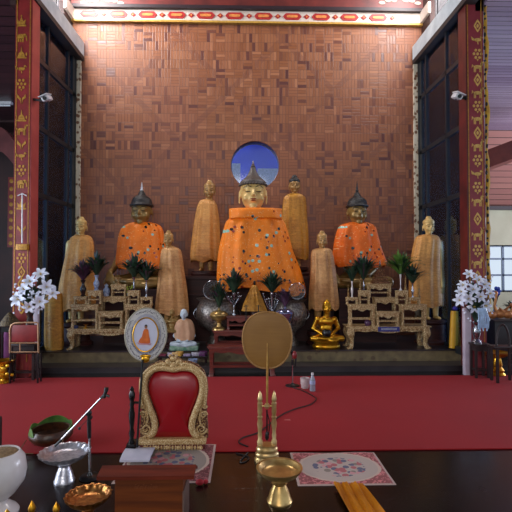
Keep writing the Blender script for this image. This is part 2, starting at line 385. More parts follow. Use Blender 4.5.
struct('wall_left_aisle', MB().box(-12, -3.25, 12.4, 12.6, 0, 5.3).box(-12, -3.25, 11.5, 12.4, 5.15, 5.3), mat('brown_aisle_wall', (64, 34, 34), .6, 0, (40, 24, 28), 1.5))
struct('added_white_panels', MB().box(P(222, 0, 10.9).x, P(240.5, 0, 10.9).x, 10.8, 11, 0, P(0, 163, 10.9).z).box(P(257.5, 0, 10.9).x, P(286, 0, 10.9).x, 10.8, 11, 0, P(0, 168, 10.9).z), mat('white_added_panel', (238, 240, 244), .8))  # white panels added behind the round pane to imitate its pale reflections
struct('added_blue_backdrop', MB().box(-3, 3.3, 12.8, 13, 0, 7.5), mat('deep_blue_backdrop', (40, 70, 226), .7, 0, (26, 46, 180), 1))  # blue backdrop added behind the pane to give the disc its blue
# --- glass side walls: frame, transoms, tinted panes, grey header, speckled corner strip
s = NT('tinted_glass'); tr = s.n('ShaderNodeBsdfTransparent'); tr.inputs[0].default_value = (.62, .74, .86, 1); gl = s.n('ShaderNodeBsdfGlossy'); gl.inputs[0].default_value = (.8, .88, 1, 1); gl.inputs[1].default_value = .05
fn = s.n('ShaderNodeFresnel'); fn.inputs[0].default_value = 1.45
mx = s.n('ShaderNodeMixShader'); s.l(fn.outputs[0], mx.inputs[0]); s.l(tr.outputs[0], mx.inputs[1]); s.l(gl.outputs[0], mx.inputs[2]); s.l(mx.outputs[0], s.t.nodes['Material Output'].inputs[0]); TGL = s.m
STEEL = mat('dark_blue_grey_steel', (34, 40, 46), .4, .2, (24, 30, 36), 6)
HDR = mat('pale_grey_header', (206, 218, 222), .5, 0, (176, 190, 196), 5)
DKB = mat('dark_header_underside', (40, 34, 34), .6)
for i, (X, sg) in enumerate(((-2.93, -1), (3.1, 1))):
    y0, y1 = 6.42, BWY; mb = MB(); XH = X; X = (-3.02, 3.15)[i]; a, b = sorted((X, X+sg*.05))
    for zz, t in ((PZ, .05), (1.5+58*y1/F, .035), (1.5+113*y1/F, .035), (1.5+168*y1/F, .035), (5.25, .05)):
        mb.box(a, b, y0, y1, zz-t, zz+t)
    for yy, t in ((y0+.03, .03), (6.94, .02), (7.72, .02), (7.95, .045), (y1-.05, .05)): mb.box(a, b, yy-t, yy+t, PZ, 5.25)
    w_ = struct('window_%d' % (5+i), mb, STEEL)
    MB().box((a+b)/2-.004, (a+b)/2+.004, y0, y1, PZ, 5.25).build('window_pane', TGL, w_)
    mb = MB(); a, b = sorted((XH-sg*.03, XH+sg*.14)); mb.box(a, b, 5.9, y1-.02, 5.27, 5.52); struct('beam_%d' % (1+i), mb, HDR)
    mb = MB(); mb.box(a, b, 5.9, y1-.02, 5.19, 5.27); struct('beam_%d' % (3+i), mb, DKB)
    a, b = sorted((X-sg*.001, X-sg*.07)); mb = MB(); mb.box(a, b, y1-.05, y1, PZ, 5.2)
    s = NT('speckled_strip_%d' % i); f = s.vor(s.coord(), 14); s.base(s.ramp(f, [(0, lin((110, 70, 50))), (.35, lin((120, 84, 60))), (.45, lin((204, 192, 168))), (1, lin((214, 204, 184)))])); struct('trim_%d' % (8+i), mb, s.m)
# dark upper backing behind the glass (side wall between aisle roof and header)
    a, b = sorted((X+sg*.16, X+sg*.26))
# --- altar platform and steps
TILE = NT('gilt_patterned_riser'); s = TILE; x, y, z = s.xyz(s.coord('Object')); f = s.noise(s.comb(x, z), 9, 3)
k1 = s.math('LESS_THAN', s.vor(s.comb(s.math('MULTIPLY', x, .8), z), 7.5), .22)
cc = s.mix(s.math('MULTIPLY_ADD', f, 2, -.5, clamp=True), lin((88, 74, 54)), lin((132, 114, 78))); s.base(s.mix(s.math('MULTIPLY', k1, .6), cc, lin((70, 40, 30)))); s.b.inputs['Roughness'].default_value = .5
DST = mat('dark_stone_tread', (60, 52, 54), .3, 0, (38, 32, 36), 3)
struct('floor_step', MB().box(-4.2, 4.4, 6.38, 6.75, 0, .08), DST)
struct('floor_platform', MB().box(-3.6, 3.75, 6.7, BWY, 0, .236), TILE.m)
struct('floor_platform_top', MB().box(-3.6, 3.75, 6.67, BWY, .236, PZ), DST)
# masonry tiers behind the tables
MAR = wood('dark_maroon_plinth', (70, 32, 26), (40, 18, 16), .5, 2, spec=.3)
x0, x1 = P(180, 270, 7.5).x, P(334, 270, 7.5).x
mb = MB(); mb.box(x0, x1, 7.5, BWY, PZ, 1.28); mb.box(x0-.04, x1+.04, 7.44, BWY, 1.28, 1.33); mb.box(x0-.03, x1+.03, 7.46, BWY, 1.0, 1.03)
struct('plinth_centre', mb, MAR)
for i, (p0, p1) in enumerate(((104, 180), (334, 396))):
    x0, x1 = P(p0, 270, 7.35).x, P(p1, 270, 7.35).x
    if i == 0: x1 = min(x1, P(180, 270, 7.5).x-.05)
    else: x0 = max(x0, P(334, 270, 7.5).x+.05)
    mb = MB(); mb.box(x0, x1, 7.35, BWY, PZ, 1.08); mb.box(x0-.01, x1+.01, 7.32, BWY, 1.08, 1.13); struct(('plinth_left', 'plinth_right')[i], mb, MAR)
# --- pillars
def pillar(i, xa, xb, inner_first, ya=6.2, yb=6.42):
    A = P(xa, 200, ya).x; B = P(xb, 200, ya).x
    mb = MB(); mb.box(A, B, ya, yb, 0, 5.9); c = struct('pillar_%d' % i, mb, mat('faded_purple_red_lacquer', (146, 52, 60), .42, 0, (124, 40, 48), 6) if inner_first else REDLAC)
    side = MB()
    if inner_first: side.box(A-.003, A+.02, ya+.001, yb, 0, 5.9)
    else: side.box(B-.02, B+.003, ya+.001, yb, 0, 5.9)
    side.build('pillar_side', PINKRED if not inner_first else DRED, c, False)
    g = MB(); w = B-A
    for t in ((.07, .12), (.86, .9)): g.box(A+w*t[0], A+w*t[1], ya-.006, ya, .2, 5.9)
    g.build('gilt_border', GILT, c, False)
    return c, A, B
def stencil(kind, cx, cz, h, mb, Y):
    def pr(pts): mb.prism([(cx+a*h, cz+b*h) for a, b in pts], Y-.005, Y)
    def el(a, b, ra, rb, n=12): pr([(a+ra*cos(2*PI*k/n), b+rb*sin(2*PI*k/n)) for k in range(n)])
    if kind == 'diamond':
        n = 16
        for k in range(n):
            a0, a1 = 2*PI*k/n, 2*PI*(k+1)/n; f = lambda a, m: (m*.3*cos(a)*(1-.25*abs(sin(2*a))), m*.5*sin(a)*(1-.25*abs(sin(2*a))))
            pr([f(a0, 1), f(a1, 1), f(a1, .62), f(a0, .62)])
        el(0, 0, .09, .14)
    elif kind in ('horse', 'deer', 'dog', 'ox'):
        el(0, 0, .3, .14); el(.3, .2, .08, .16); el(.38, .34, .13, .07)
        for a in (-.26, -.16, .16, .26): pr([(a-.035, -.05), (a+.035, -.05), (a+.03, -.4), (a-.03, -.4)])
        pr([(-.28, .05), (-.42, .2), (-.46, -.1), (-.38, .02)])
        if kind == 'deer': pr([(.3, .36), (.22, .6), (.26, .6), (.34, .38)]); pr([(.4, .36), (.48, .6), (.52, .58), (.44, .36)])
        if kind == 'ox': pr([(.34, .38), (.3, .52), (.34, .52), (.4, .4)])
    elif kind == 'bird':
        el(0, 0, .28, .13); el(.26, .2, .08, .09); pr([(.32, .2), (.44, .16), (.33, .13)]); pr([(-.2, .02), (-.5, .26), (-.44, -.02), (-.2, -.08)]); pr([(-.03, -.1), (.03, -.1), (.06, -.34), (0, -.34)])
    elif kind == 'snake':
        for k in range(10):
            a = k/9*3*PI; el(-.4+.8*k/9, .18*sin(a), .08, .09, 8)
    elif kind == 'rosette':
        el(0, 0, .1, .12)
        for k in range(6): el(.28*cos(k*PI/3), .32*sin(k*PI/3), .1, .11, 8)
        pr([(-.08, -.4), (.08, -.4), (0, -.56)])
    elif kind == 'crown':
        pr([(-.36, -.35), (.36, -.35), (.36, -.22), (-.36, -.22)]); pr([(-.26, -.2), (-.34, .2), (-.14, .02), (0, .4), (.14, .02), (.34, .2), (.26, -.2)]); el(0, .46, .06, .08, 8)
    elif kind == 'elephant':
        el(-.05, .02, .28, .2); el(.24, .12, .13, .13); pr([(.32, .15), (.42, .05), (.44, -.3), (.38, -.3), (.34, -.02), (.26, 0)])
        for a in (-.22, -.05, .12): pr([(a-.06, -.1), (a+.06, -.1), (a+.05, -.4), (a-.05, -.4)])
    elif kind == 'chedi':
        pr([(-.38, -.42), (.38, -.42), (.38, -.32), (-.38, -.32)]); pr([(-.28, -.3), (.28, -.3), (.2, -.04), (.05, .12), (0, .5), (-.05, .12), (-.2, -.04)]); el(-.38, -.1, .06, .14, 8); el(.38, -.1, .06, .14, 8)
    elif kind == 'scroll':
        for sg in (-1, 1):
            pr([(sg*.04, -.4), (sg*.1, -.1), (sg*.34, .1), (sg*.3, .36), (sg*.2, .2), (sg*.04, .05)])
c1, A1, B1 = pillar(1, 13.5, 30.5, False)
c2, A2, B2 = pillar(2, 467.5, 485, True)
# the inner faces seen edge-on: dark red face of the right pillar faces the altar
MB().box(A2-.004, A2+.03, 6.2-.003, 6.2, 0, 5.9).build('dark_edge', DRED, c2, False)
w = MB(); sc = 6.2/F
for k, (py, kd) in enumerate(((22, 'crown'), (37, 'elephant'), (53, 'chedi'), (69, 'bird'), (84, 'rosette'), (99, 'scroll'), (116, 'chedi'), (130, 'horse'), (145, 'scroll'), (156, 'bird'), (170, 'rosette'), (183, 'elephant'), (205, 'crown'), (230, 'scroll'), (258, 'rosette'), (272, 'diamond'), (284, 'diamond'), (296, 'rosette'), (308, 'diamond'))):
    p = P(21.6, py, 6.2); stencil(kd, p.x, p.z, 13*sc, w, 6.199)
w.build('gilt_stencils', GILT, c1, False)
w = MB()
for k, (py, kd) in enumerate(((26, 'diamond'), (40, 'bird'), (54, 'rosette'), (67, 'horse'), (80, 'diamond'), (93, 'dog'), (106, 'rosette'), (119, 'deer'), (133, 'diamond'), (146, 'ox'), (160, 'rosette'), (174, 'bird'), (187, 'rosette'), (201, 'horse'), (219, 'diamond'), (235, 'deer'), (250, 'rosette'), (263, 'ox'), (277, 'diamond'), (292, 'bird'))):
    p = P(477.5, py, 6.2); stencil(kd, p.x, p.z, 13.5*sc, w, 6.199)
w.build('gilt_stencils', mat('pale_gold_stencil', (224, 184, 104), .45, .1, (196, 150, 74), 40), c2, False)
# --- red carpet
s = NT('red_carpet_pile'); co = s.coord(); f = s.noise(co, 220, 2); g = s.noise(co, 1.3, 3)
s.base(s.mix(g, lin((132, 10, 14)), lin((154, 16, 20)))); s.b.inputs['Roughness'].default_value = .75; s.b.inputs['Sheen Weight'].default_value = .05; s.b.inputs['Sheen Roughness'].default_value = .4; s.b.inputs['Specular IOR Level'].default_value = .25
s.b.inputs['Sheen Tint'].default_value = (1, .6, .7, 1); s.bump(f, .3, .004)
mb = MB(); ca = G(-20, 377, 0); mb.bbox(-5.2, 5.4, 3.66, 6.1, 0.001, .012, .005); o = mb.build('carpet', s.m, smooth=False)
tag(o, 'long red carpet strip lying on the dark floor in front of the altar steps', 'carpet')
# ================================================================ FIGURES
def att(mb, name, m, root, parent=None, smooth=True):      # world-space shapes become a child of root (or of one of its parts)
    l = root.location; mb.v = [(a-l.x, b-l.y, c-l.z) for a, b, c in mb.v]
    return mb.build(name, m, parent or root, smooth)
def attme(me, name, m, root, parent=None):
    me.transform(Matrix.Translation(-root.location)); return mesh_obj(name, me, m, parent or root)
def head_prims(mb, c, H, ears=True, nk=.75):
    c = Vector(c)
    def e(p, r): mb.ell(c+Vector(p)*H, Vector(r)*H, 20, 14)
    def k(p, q, a, b): cap(mb, c+Vector(p)*H, c+Vector(q)*H, a*H, b*H, 12)
    e((0, .05, .1), (.35, .4, .4)); e((0, -.04, -.12), (.31, .31, .36)); e((0, -.22, -.4), (.1, .1, .09))
    for sg in (-1, 1):
        e((sg*.17, -.2, -.16), (.12, .12, .13)); e((sg*.14, -.3, .015), (.085, .05, .045)); e((sg*.045, -.375, -.125), (.035, .035, .03))
        k((sg*.05, -.355, .075), (sg*.17, -.33, .115), .022, .022); k((sg*.17, -.33, .115), (sg*.28, -.24, .075), .022, .016)
        if ears: e((sg*.365, .13, -.03), (.03, .08, .13)); k((sg*.375, .11, -.1), (sg*.365, .1, -.27), .03, .03)
    k((0, -.36, .07), (0, -.43, -.09), .026, .044)
    e((0, -.345, -.205), (.1, .05, .024)); e((0, -.335, -.25), (.078, .05, .028))
    k((0, .04, -.25), (0, .08, -nk), .19, .21)
def face_paint(root, c, H, lip=True):
    c = Vector(c); mb = MB()
    for sg in (-1, 1):
        mb = MB(); mb.ell(c+Vector((sg*.14, -.335, -.012))*H, Vector((.078, .024, .012))*H, 14, 8)
        att(mb, 'eye', EYEM, root); mb = MB()
    for sg in (-1, 1):
        mb = MB(); mb.tube([c+Vector(p)*H for p in ((sg*.05, -.385, .095), (sg*.12, -.375, .135), (sg*.2, -.34, .13), (sg*.28, -.262, .085))], [.008*H, .013*H, .012*H, .006*H], 6)
        att(mb, 'eyebrow', EYEM, root)
    if lip:
        mb = MB(); mb.ell(c+Vector((0, -.378, -.207))*H, Vector((.088, .026, .016))*H, 14, 6); mb.ell(c+Vector((0, -.37, -.245))*H, Vector((.068, .026, .018))*H, 14, 6)
        att(mb, 'lips', LIP, root)
def hair_crown(root, c, H, tip, brim=.03, spirem=None, m=HAIR, thin=1.0):
    c = Vector(c); top = tip-c.z; mb = MB()
    pr = [(.36+brim, .17), (.385+brim, .2), (.385+brim, .23), (.365+brim*.3, .28), (.365, .35), (.345, .42), (.3, .49), (.22, .55), (.15, .59), (.13, .64), (.1, .7), (.06, .76)] if brim else [(.345, .19), (.365, .22), (.36, .29), (.31, .35), (.24, .4), (.18, .46), (.145, .52), (.11, .58), (.085, .65), (.06, .72)]
    mb.lathe([(r*H, z*H) for r, z in pr], c+Vector((0, .06*H, 0)), 32, 16, cap0=True, sy=1.12)
    # rows of curls along the hairline
    for k in range(15):
        a = PI+PI*(k+.5)/15; mb.ell(c+Vector((.37*cos(a), .06+.43*sin(a), .21))*H, (.035*H,)*3, 8, 6)
    h = att(mb, 'hair', m, root)
    mb = MB(); z0 = (.7 if brim else .7)*H
    if top > z0+.02:
        L = top-z0; mb.lathe([(.055*H*thin, 0), (.075*H*thin, L*.08), (.05*H*thin, L*.16), (.065*H*thin, L*.24), (.035*H*thin, L*.36), (.045*H*thin, L*.45), (.02*H, L*.62), (.025*H, L*.7), (.006*H, L)], c+Vector((0, .06*H, z0)), 16)
        att(mb, 'spire', spirem or m, root)
def catm(rows, sub=5):
    out = []; n = len(rows)
    for i in range(n-1):
        p = [rows[max(i-1, 0)], rows[i], rows[i+1], rows[min(i+2, n-1)]]
        for k in range(sub):
            t = k/sub; out.append([.5*((2*b)+(-a+c)*t+(2*a-5*b+4*c-d)*t*t+(-a+3*b-3*c+d)*t**3) for a, b, c, d in zip(*p)])
    out.append(list(rows[-1])); return out
def drape(rows, Y, folds=9, amp=.05, n=88, seed=1, power=.9, wave=0.0, topcap=True, lean=0.0):
    rnd = random.Random(seed); ph = [rnd.uniform(0, 6.3) for _ in range(6)]; mb = MB(); rs = []
    rr = catm(rows); m = len(rr)
    for i, (py, xl, xr, dy) in enumerate(rr):
        t = i/(m-1); a0 = P(xl, py, Y); a1 = P(xr, py, Y); cx = (a0.x+a1.x)/2; rx = (a1.x-a0.x)/2; ring = []
        for j in range(n):
            a = 2*PI*j/n; ca, sa = cos(a), sin(a)
            px_ = math.copysign(abs(ca)**power, ca); py_ = math.copysign(abs(sa)**power, sa)
            f = (sin(folds*a+ph[0]+1.2*sin(2.2*t+ph[1]))*.6+sin((folds*1.7)//1*a+ph[2]-2*t)*.35+sin(3*a+ph[3]+3*t)*.4)
            g = amp*min(1, t*2.2+.12)*f
            hem = wave*max(0, t-.75)*4*(sin(5*a+ph[4])+.5*sin(9*a+ph[5]))
            ring.append((cx+rx*px_*(1+g*.35), Y+lean*(1-t)+dy*py_*(1+g), a0.z+hem))
        rs.append(ring)
    mb.rings(rs, topcap, True); return mb
def cloth_gold(name, c1, c2):
    s = NT(name); x, y, z = s.xyz(s.coord()); co = s.coord()
    w = s.noise(s.comb(s.math('MULTIPLY', x, 9), s.math('MULTIPLY', y, 9), s.math('MULTIPLY', z, 38)), 1.0, 3); q = s.noise(co, 46, 3); b = s.noise(co, 3.2, 3)
    f = s.math('ADD', s.math('MULTIPLY', w, .7), s.math('MULTIPLY', q, .7)); f = s.math('MULTIPLY_ADD', s.math('ADD', f, s.math('MULTIPLY', b, 1.2)), 1.5, -1.4, clamp=True)
    s.base(s.mix(f, lin(c2), lin(c1))); s.b.inputs['Roughness'].default_value = .5; s.b.inputs['Metallic'].default_value = .15; s.bump(s.math('ADD', w, s.math('MULTIPLY', q, .4)), .8, .012); return s.m
OCHRE = cloth_gold('ochre_gauze', (222, 160, 84), (164, 104, 48))
OCHRE2 = cloth_gold('pale_ochre_brocade', (218, 164, 104), (160, 104, 58))
OCHRED = cloth_gold('yellow_ochre_gauze', (214, 152, 54), (150, 92, 28))
def sequin(name, orange, dens, seedv):
    s = NT(name); x, y, z = s.xyz(s.coord()); co = s.comb(s.math('ADD', x, s.math('MULTIPLY', y, .6)), 0.0, z); d = s.vor(co, dens); c = s.n('ShaderNodeTexVoronoi'); s.l(co, c.inputs['Vector']); c.inputs['Scale'].default_value = dens
    r = s.xyz(c.outputs['Color']); on = s.math('MULTIPLY', s.math('LESS_THAN', d, .27), s.math('GREATER_THAN', r[0], .08)); cc = s.ramp(r[1], [(0, lin((34, 30, 20))), (.28, lin((24, 104, 66))), (.5, lin((236, 190, 50))), (.66, lin((150, 40, 20))), (.88, lin((150, 190, 170)))], True)
    d2 = s.vor(co, dens*3.1); sm = s.math('LESS_THAN', d2, .17); n1 = s.noise(co, 5, 3)  # small pale dots are sequin glints painted into the robe colour
    b = s.mix(s.math('MULTIPLY_ADD', n1, 2, -.5, clamp=True), lin(tuple(v*.86 for v in orange)), lin(orange))
    b = s.mix(s.math('MULTIPLY', sm, .8), b, lin((250, 214, 150))); s.base(s.mix(on, b, cc))
    s.l(s.math('MULTIPLY_ADD', on, -.35, .6), s.b.inputs['Roughness']); s.bump(s.math('ADD', on, s.math('MULTIPLY', s.noise(co, 9, 3), 1.6)), .7, .016); return s.m
ROBE = sequin('sequinned_orange_silk', (255, 134, 0), 10.5, 0); ROBE2 = sequin('small_sequin_orange_silk', (255, 126, 0), 11.5, 0)
ROBE3 = sequin('dense_sequin_orange_silk', (250, 112, 8), 11.5, 0)
def hand(mb, w, d, up, s, curl=.35, thumb=1):        # palm at w pointing along d, knuckles facing up
    w = Vector(w); d = Vector(d).normalized(); up = Vector(up); side = d.cross(up).normalized(); up = side.cross(d).normalized()
    for k in range(4): cap(mb, w+side*(k-1.5)*.2*s, w+d*.5*s+side*(k-1.5)*.24*s, .15*s, .13*s, 8)
    for k, L in enumerate((.4, .5, .47, .36)):
        b = w+d*.55*s+side*(k-1.5)*.25*s; m1 = b+(d-up*curl*.5)*L*.55*s; e = m1+(d*.8-up*curl)*L*.5*s; cap(mb, b, m1, .105*s, .095*s, 8); cap(mb, m1, e, .095*s, .07*s, 8)
    b = w+d*.1*s-side*thumb*.34*s; m1 = b+(d*.7-side*thumb*.6)*.28*s; cap(mb, b, m1, .12*s, .1*s, 8); cap(mb, m1, m1+(d-side*thumb*.1)*.24*s, .1*s, .075*s, 8)
def seated_body(c, S, H, headc, voxel, touch=True, m_arm=True):   # c = seat centre, S = scale, one continuous figure
    mb = MB(); c = Vector(c)
    def q(*p): return c+Vector(p)*S
    mb.ell(q(0, .03, .14), Vector((.25, .2, .15))*S); mb.ell(q(0, .02, .36), Vector((.2, .14, .24))*S); mb.ell(q(0, .0, .56), Vector((.25, .14, .16))*S)
    for sg in (-1, 1):
        mb.ell(q(sg*.25, 0, .62), Vector((.09, .09, .09))*S); cap(mb, q(sg*.12, .0, .1), q(sg*.42, -.22, .09), .12*S, .09*S); cap(mb, q(sg*.42, -.22, .09), q(-sg*.12, -.36, .07+.03*sg), .085*S, .05*S)
        f = q(-sg*.12, -.36, .07+.03*sg); cap(mb, f, f+Vector((-sg*.16, .04, .02))*S, .045*S, .035*S)
    cap(mb, q(-.26, 0, .62), q(-.38, .02, .36), .08*S, .062*S)
    if touch: cap(mb, q(-.38, .02, .36), q(-.4, -.26, .22), .06*S, .042*S); hand(mb, q(-.4, -.28, .205), (0, -.35, -1), (0, -1, .3), .12*S)
    else: cap(mb, q(-.38, .02, .36), q(-.12, -.24, .2), .06*S, .042*S); hand(mb, q(-.1, -.25, .19), (1, -.1, -.05), (0, .2, 1), .12*S, -.1)
    cap(mb, q(.26, 0, .62), q(.37, .0, .36), .08*S, .062*S); cap(mb, q(.37, 0, .36), q(.12, -.24, .2), .06*S, .042*S); hand(mb, q(.09, -.25, .2), (-1, -.1, 0), (0, .1, 1), .12*S, -.1, -1)
    cap(mb, q(0, .03, .62), (headc[0], headc[1]+.06*H, headc[2]-.45*H), .12*S, .19*H)
    head_prims(mb, headc, H)
    return fuse(mb, voxel)
BRONZE = mat('dark_bronze_body', (92, 62, 34), .4, .6, (54, 36, 22), 10)

# ---- great central Buddha
Yc = 7.3; hc_ = P(253.2, 195.5, Yc-.05); H = .6; base = Vector((P(257, 292, Yc).x, Yc, 1.33))
bud = thing('seated_buddha', (base.x, 7.66, 1.33), 'largest seated Buddha statue in a wide orange sequinned robe below the round blue window', 'buddha statue')
hc_ = Vector((hc_.x, Yc+.02, hc_.z+.05))
me = seated_body((base.x, 7.66, 1.33), 1.18, H, hc_, .017); attme(me, 'body', OLDGOLD, bud)
face_paint(bud, hc_, H); hair_crown(bud, hc_, H, P(253, 160, Yc).z, .0, DSILVER, mat('grey_brown_curls', (92, 80, 72), .5, 0, (50, 42, 40), 60, .8))
mb = drape([(209.6, 232, 279, .14), (210.3, 230.5, 280, .2), (218, 230, 281, .24), (223, 226, 284, .27), (236, 222, 288, .3), (252, 218.5, 292, .33), (268, 217, 299, .35), (281, 217, 304, .36), (289, 219, 305, .36)], 7.34, 11, .08, 110, 5, .75, .03)
# hem dips lower towards the right knee
mb.v = [(x_, min(y_, 7.62), z_-(.10 if x_ > base.x+.45 else 0)*max(0, (1.6-z_))*2) for x_, y_, z_ in mb.v]
rb = att(mb, 'robe', ROBE, bud)
c0 = P(230, 218.5, 6.9); mb = MB()
def fr_y(py): return {219: 7.06, 249: 6.965, 262: 6.93}.get(py, 7.0)
mb = drape([(209.2, 229.5, 281.5, .2), (210.5, 229, 282, .262), (218.5, 229, 282, .272), (219.3, 229.6, 281.4, .25)], 7.3, 7, .04, 90, 9, .7)
att(mb, 'folded_collar', ROBE, bud, rb)

# ---- side seated Buddhas
def side_buddha(cx, facey, tipy, rows, Y, H, seatz, S, label, robem, brim, seed, seaty, spm=None):
    hc2 = P(cx, facey, Y); hc2 = P(cx, facey, Y+.08); b = thing('seated_buddha', (hc2.x, seaty, seatz), label, 'buddha statue')
    me = seated_body((hc2.x, seaty, seatz), S, H, hc2, .015); attme(me, 'body', BGOLD, b)
    face_paint(b, hc2, H, False); hair_crown(b, hc2, H, P(cx, tipy, Y).z, brim, spm, thin=1.0)
    att(drape(rows, Y+.12, 8, .13, 88, seed, .85, .02), 'robe', robem, b)
    mb = MB(); mb.lathe([(.5*S, 0), (.52*S, .03), (.5*S, .05)], (hc2.x, seaty, seatz-.0), 40, sy=.55); 
    return b
side_buddha(141.3, 211.5, 181, [(222.5, 133, 151, .1), (224, 128, 157, .15), (228, 122.5, 162, .2), (238, 119.5, 164.5, .24), (252, 118, 166.5, .26), (264, 117, 168.5, .28), (268, 118, 168, .28)], 7.55, .47, 1.13, 1.15,
            'left seated Buddha statue draped in orange robe with tall silver spire', ROBE2, .04, 11, 7.74, BRSIL)
side_buddha(357.5, 212, 180, [(222.5, 349, 366, .1), (224, 343, 371, .15), (227, 338.5, 375, .2), (238, 335, 378, .24), (252, 333, 382, .26), (262, 332, 386, .28), (266, 333, 385, .28)], 7.55, .45, 1.13, 1.12,
            'seated Buddha statue on the right in a densely jewelled orange shawl with knobbed crown', ROBE3, .04, 23, 7.74)

# ---- standing Buddhas wrapped in ochre gauze
def standing(cx, top, chin, rows, Y, feety, pz, label, m, headm, seed, hx=None, capc=None, folds=9, leg=True, ped=.0):
    hx = hx or cx; tz = P(hx, top, Y).z; cz = P(hx, chin, Y).z; hpx = (tz-cz); H = hpx*.9; hc3 = Vector((P(hx, chin, Y).x, Y-.02, cz+.48*H))
    fz = P(cx, feety, Y).z; fx = P(cx, feety, Y).x
    b = thing('standing_buddha', (fx, Y, pz), label, 'buddha statue', 'standing Buddha statues wrapped in ochre gauze')
    mb = MB(); sh = P(cx, rows[1][0], Y); hw = (P(rows[2][2], 0, Y).x-P(rows[2][1], 0, Y).x)/2*.8
    head_prims(mb, hc3, H, nk=.7); zs = sh.z-.06; mb.ell((fx, Y, zs-.25), (hw*.8, .1, .36)); cap(mb, (hc3.x, Y+.02, hc3.z-.3*H), (fx, Y, zs-.1), .17*H, .2*H)
    for sg in (-1, 1):
        cap(mb, (fx+sg*hw*.7, Y, zs-.05), (fx+sg*hw*.95, Y-.02, zs-.45), .06, .045); cap(mb, (fx+sg*hw*.95, Y-.02, zs-.45), (fx+sg*hw*.9, Y-.06, zs-.75), .045, .035)
        hand(mb, (fx+sg*hw*.9, Y-.06, zs-.78), (0, -.1, -1), (0, -1, 0), .09)
        cap(mb, (fx+sg*.07, Y, zs-.5), (fx+sg*.075, Y, fz+.06), .09, .042); cap(mb, (fx+sg*.075, Y+.02, fz+.035), (fx+sg*.085, Y-.13, fz+.025), .035, .025)
    me = fuse(mb, max(.007, H/34)); attme(me, 'body', headm, b)
    mb = MB(); mb.ell(hc3+Vector((0, .07*H, .3*H)), (.37*H, .41*H, .27*H), 16, 10); mb.lathe([(.2*H, 0), (.19*H, .15*H), (.12*H, .26*H), (.03*H, (tz-hc3.z)-.45*H)], hc3+Vector((0, .06*H, .45*H)), 14)
    att(mb, 'hair', capc or headm, b); face_paint(b, hc3, H, False)
    rb = att(drape(rows, Y, folds, .1, 80, seed, .9, .02), 'robe', m, b)
    zt2 = fz; mb = MB()
    if zt2-pz > .06:
        mb.lathe([(.26, pz), (.27, pz+.04), (.22, pz+.07), (.21, zt2-.08), (.25, zt2-.05), (.25, zt2)], (fx, Y, 0), 28, sy=.75)
    else: mb.lathe([(.24, pz), (.25, pz+.02), (.22, zt2)], (fx, Y, 0), 28, sy=.75)
    att(mb, 'pedestal', MAR, b); return b
DGOLD = mat('weathered_gold_head', (190, 146, 84), .42, .15, (150, 110, 60), 7)
standing(206, 181.5, 198.5, [(199.5, 203, 211, .05), (201, 200, 214.5, .09), (206, 197.5, 217, .12), (220, 194.5, 219, .14), (240, 191.5, 220, .15), (255, 190, 221, .17), (261, 190.5, 221, .15)], 7.9, 271, 1.33,
         'standing Buddha in ochre gauze on the high ledge left of the central Buddha', OCHRE, DGOLD, 31, 209.5)
standing(294, 176.5, 193, [(193.5, 290, 298.5, .05), (195, 286.5, 302.5, .09), (199, 283.5, 305.5, .12), (215, 282, 306.5, .14), (235, 281, 308, .15), (250, 280.5, 308.5, .17), (259, 281, 308, .15)], 7.9, 267, 1.33,
         'standing Buddha in pale gauze on the high ledge right of the central Buddha', OCHRED, DGOLD, 32, 294.5, HAIR)
standing(76, 218, 234, [(235, 77, 88, .06), (237, 72, 91, .1), (243, 69.5, 93.5, .14), (262, 65, 95, .17), (285, 60, 96, .14), (303, 58.5, 96, .14), (310, 59, 95, .14)], 7.28, 322, PZ,
         'standing Buddha in ochre gauze at the far left beside the glass wall', OCHRE, OLDGOLD, 33, 81.5)
standing(172, 231.5, 246, [(246.5, 168, 174, .06), (248.5, 163, 179, .1), (253, 161, 181.5, .13), (270, 159, 184, .15), (290, 157, 187, .18), (308, 155, 188.5, .16), (314, 156, 188, .16)], 7.13, 331, PZ,
         'standing Buddha in pale ochre brocade just right of the left seated Buddha', OCHRE2, DGOLD, 34, 168.5)
standing(322.5, 232, 247.5, [(248, 319, 327, .06), (249.5, 313, 331, .1), (254, 311, 332.5, .13), (270, 310.5, 335, .15), (290, 309, 337, .18), (304, 308.5, 338.5, .16), (309, 309, 338, .16)], 7.23, 331, PZ,
         'standing Buddha in brownish gauze directly behind the small shiny gold Buddha', OCHRE2, DGOLD, 35, 322)
standing(431, 217.5, 234, [(234.5, 423, 433, .06), (236.5, 417, 438, .1), (243, 414.5, 440, .14), (262, 411, 440.5, .13), (284, 409, 441.5, .13), (300, 409, 442, .13), (306, 411, 441, .13)], 7.25, 319, PZ,
         'standing Buddha in ochre gauze at the far right beside the pillar and glass wall', OCHRE, OLDGOLD, 36, 428.5)

# ---- lone gauze-wrapped figure stump at the left
a = G(54, 348, PZ); b = tag(drape([(293, 48, 61, .07), (295, 46.5, 62, .1), (300, 45.5, 62.5, .11), (320, 45, 63, .11), (340, 45, 63.5, .11), (347.5, 46, 63, .11)], 6.86, 6, .08, 60, 40, .85).build('wrapped_offering_post', OCHRED),
    'rounded post wrapped in golden gauze beneath the white lilies on the left', 'wrapped post')
# the mesh is in world space; move its origin to its base
def rebase(o, loc):
    o.data.transform(Matrix.Translation(-Vector(loc))); o.location = loc
rebase(b, (P(54, 340, 6.86).x, 6.86, PZ))
for v in b.data.vertices:
    if v.co.z < .03: v.co.z = 0.0

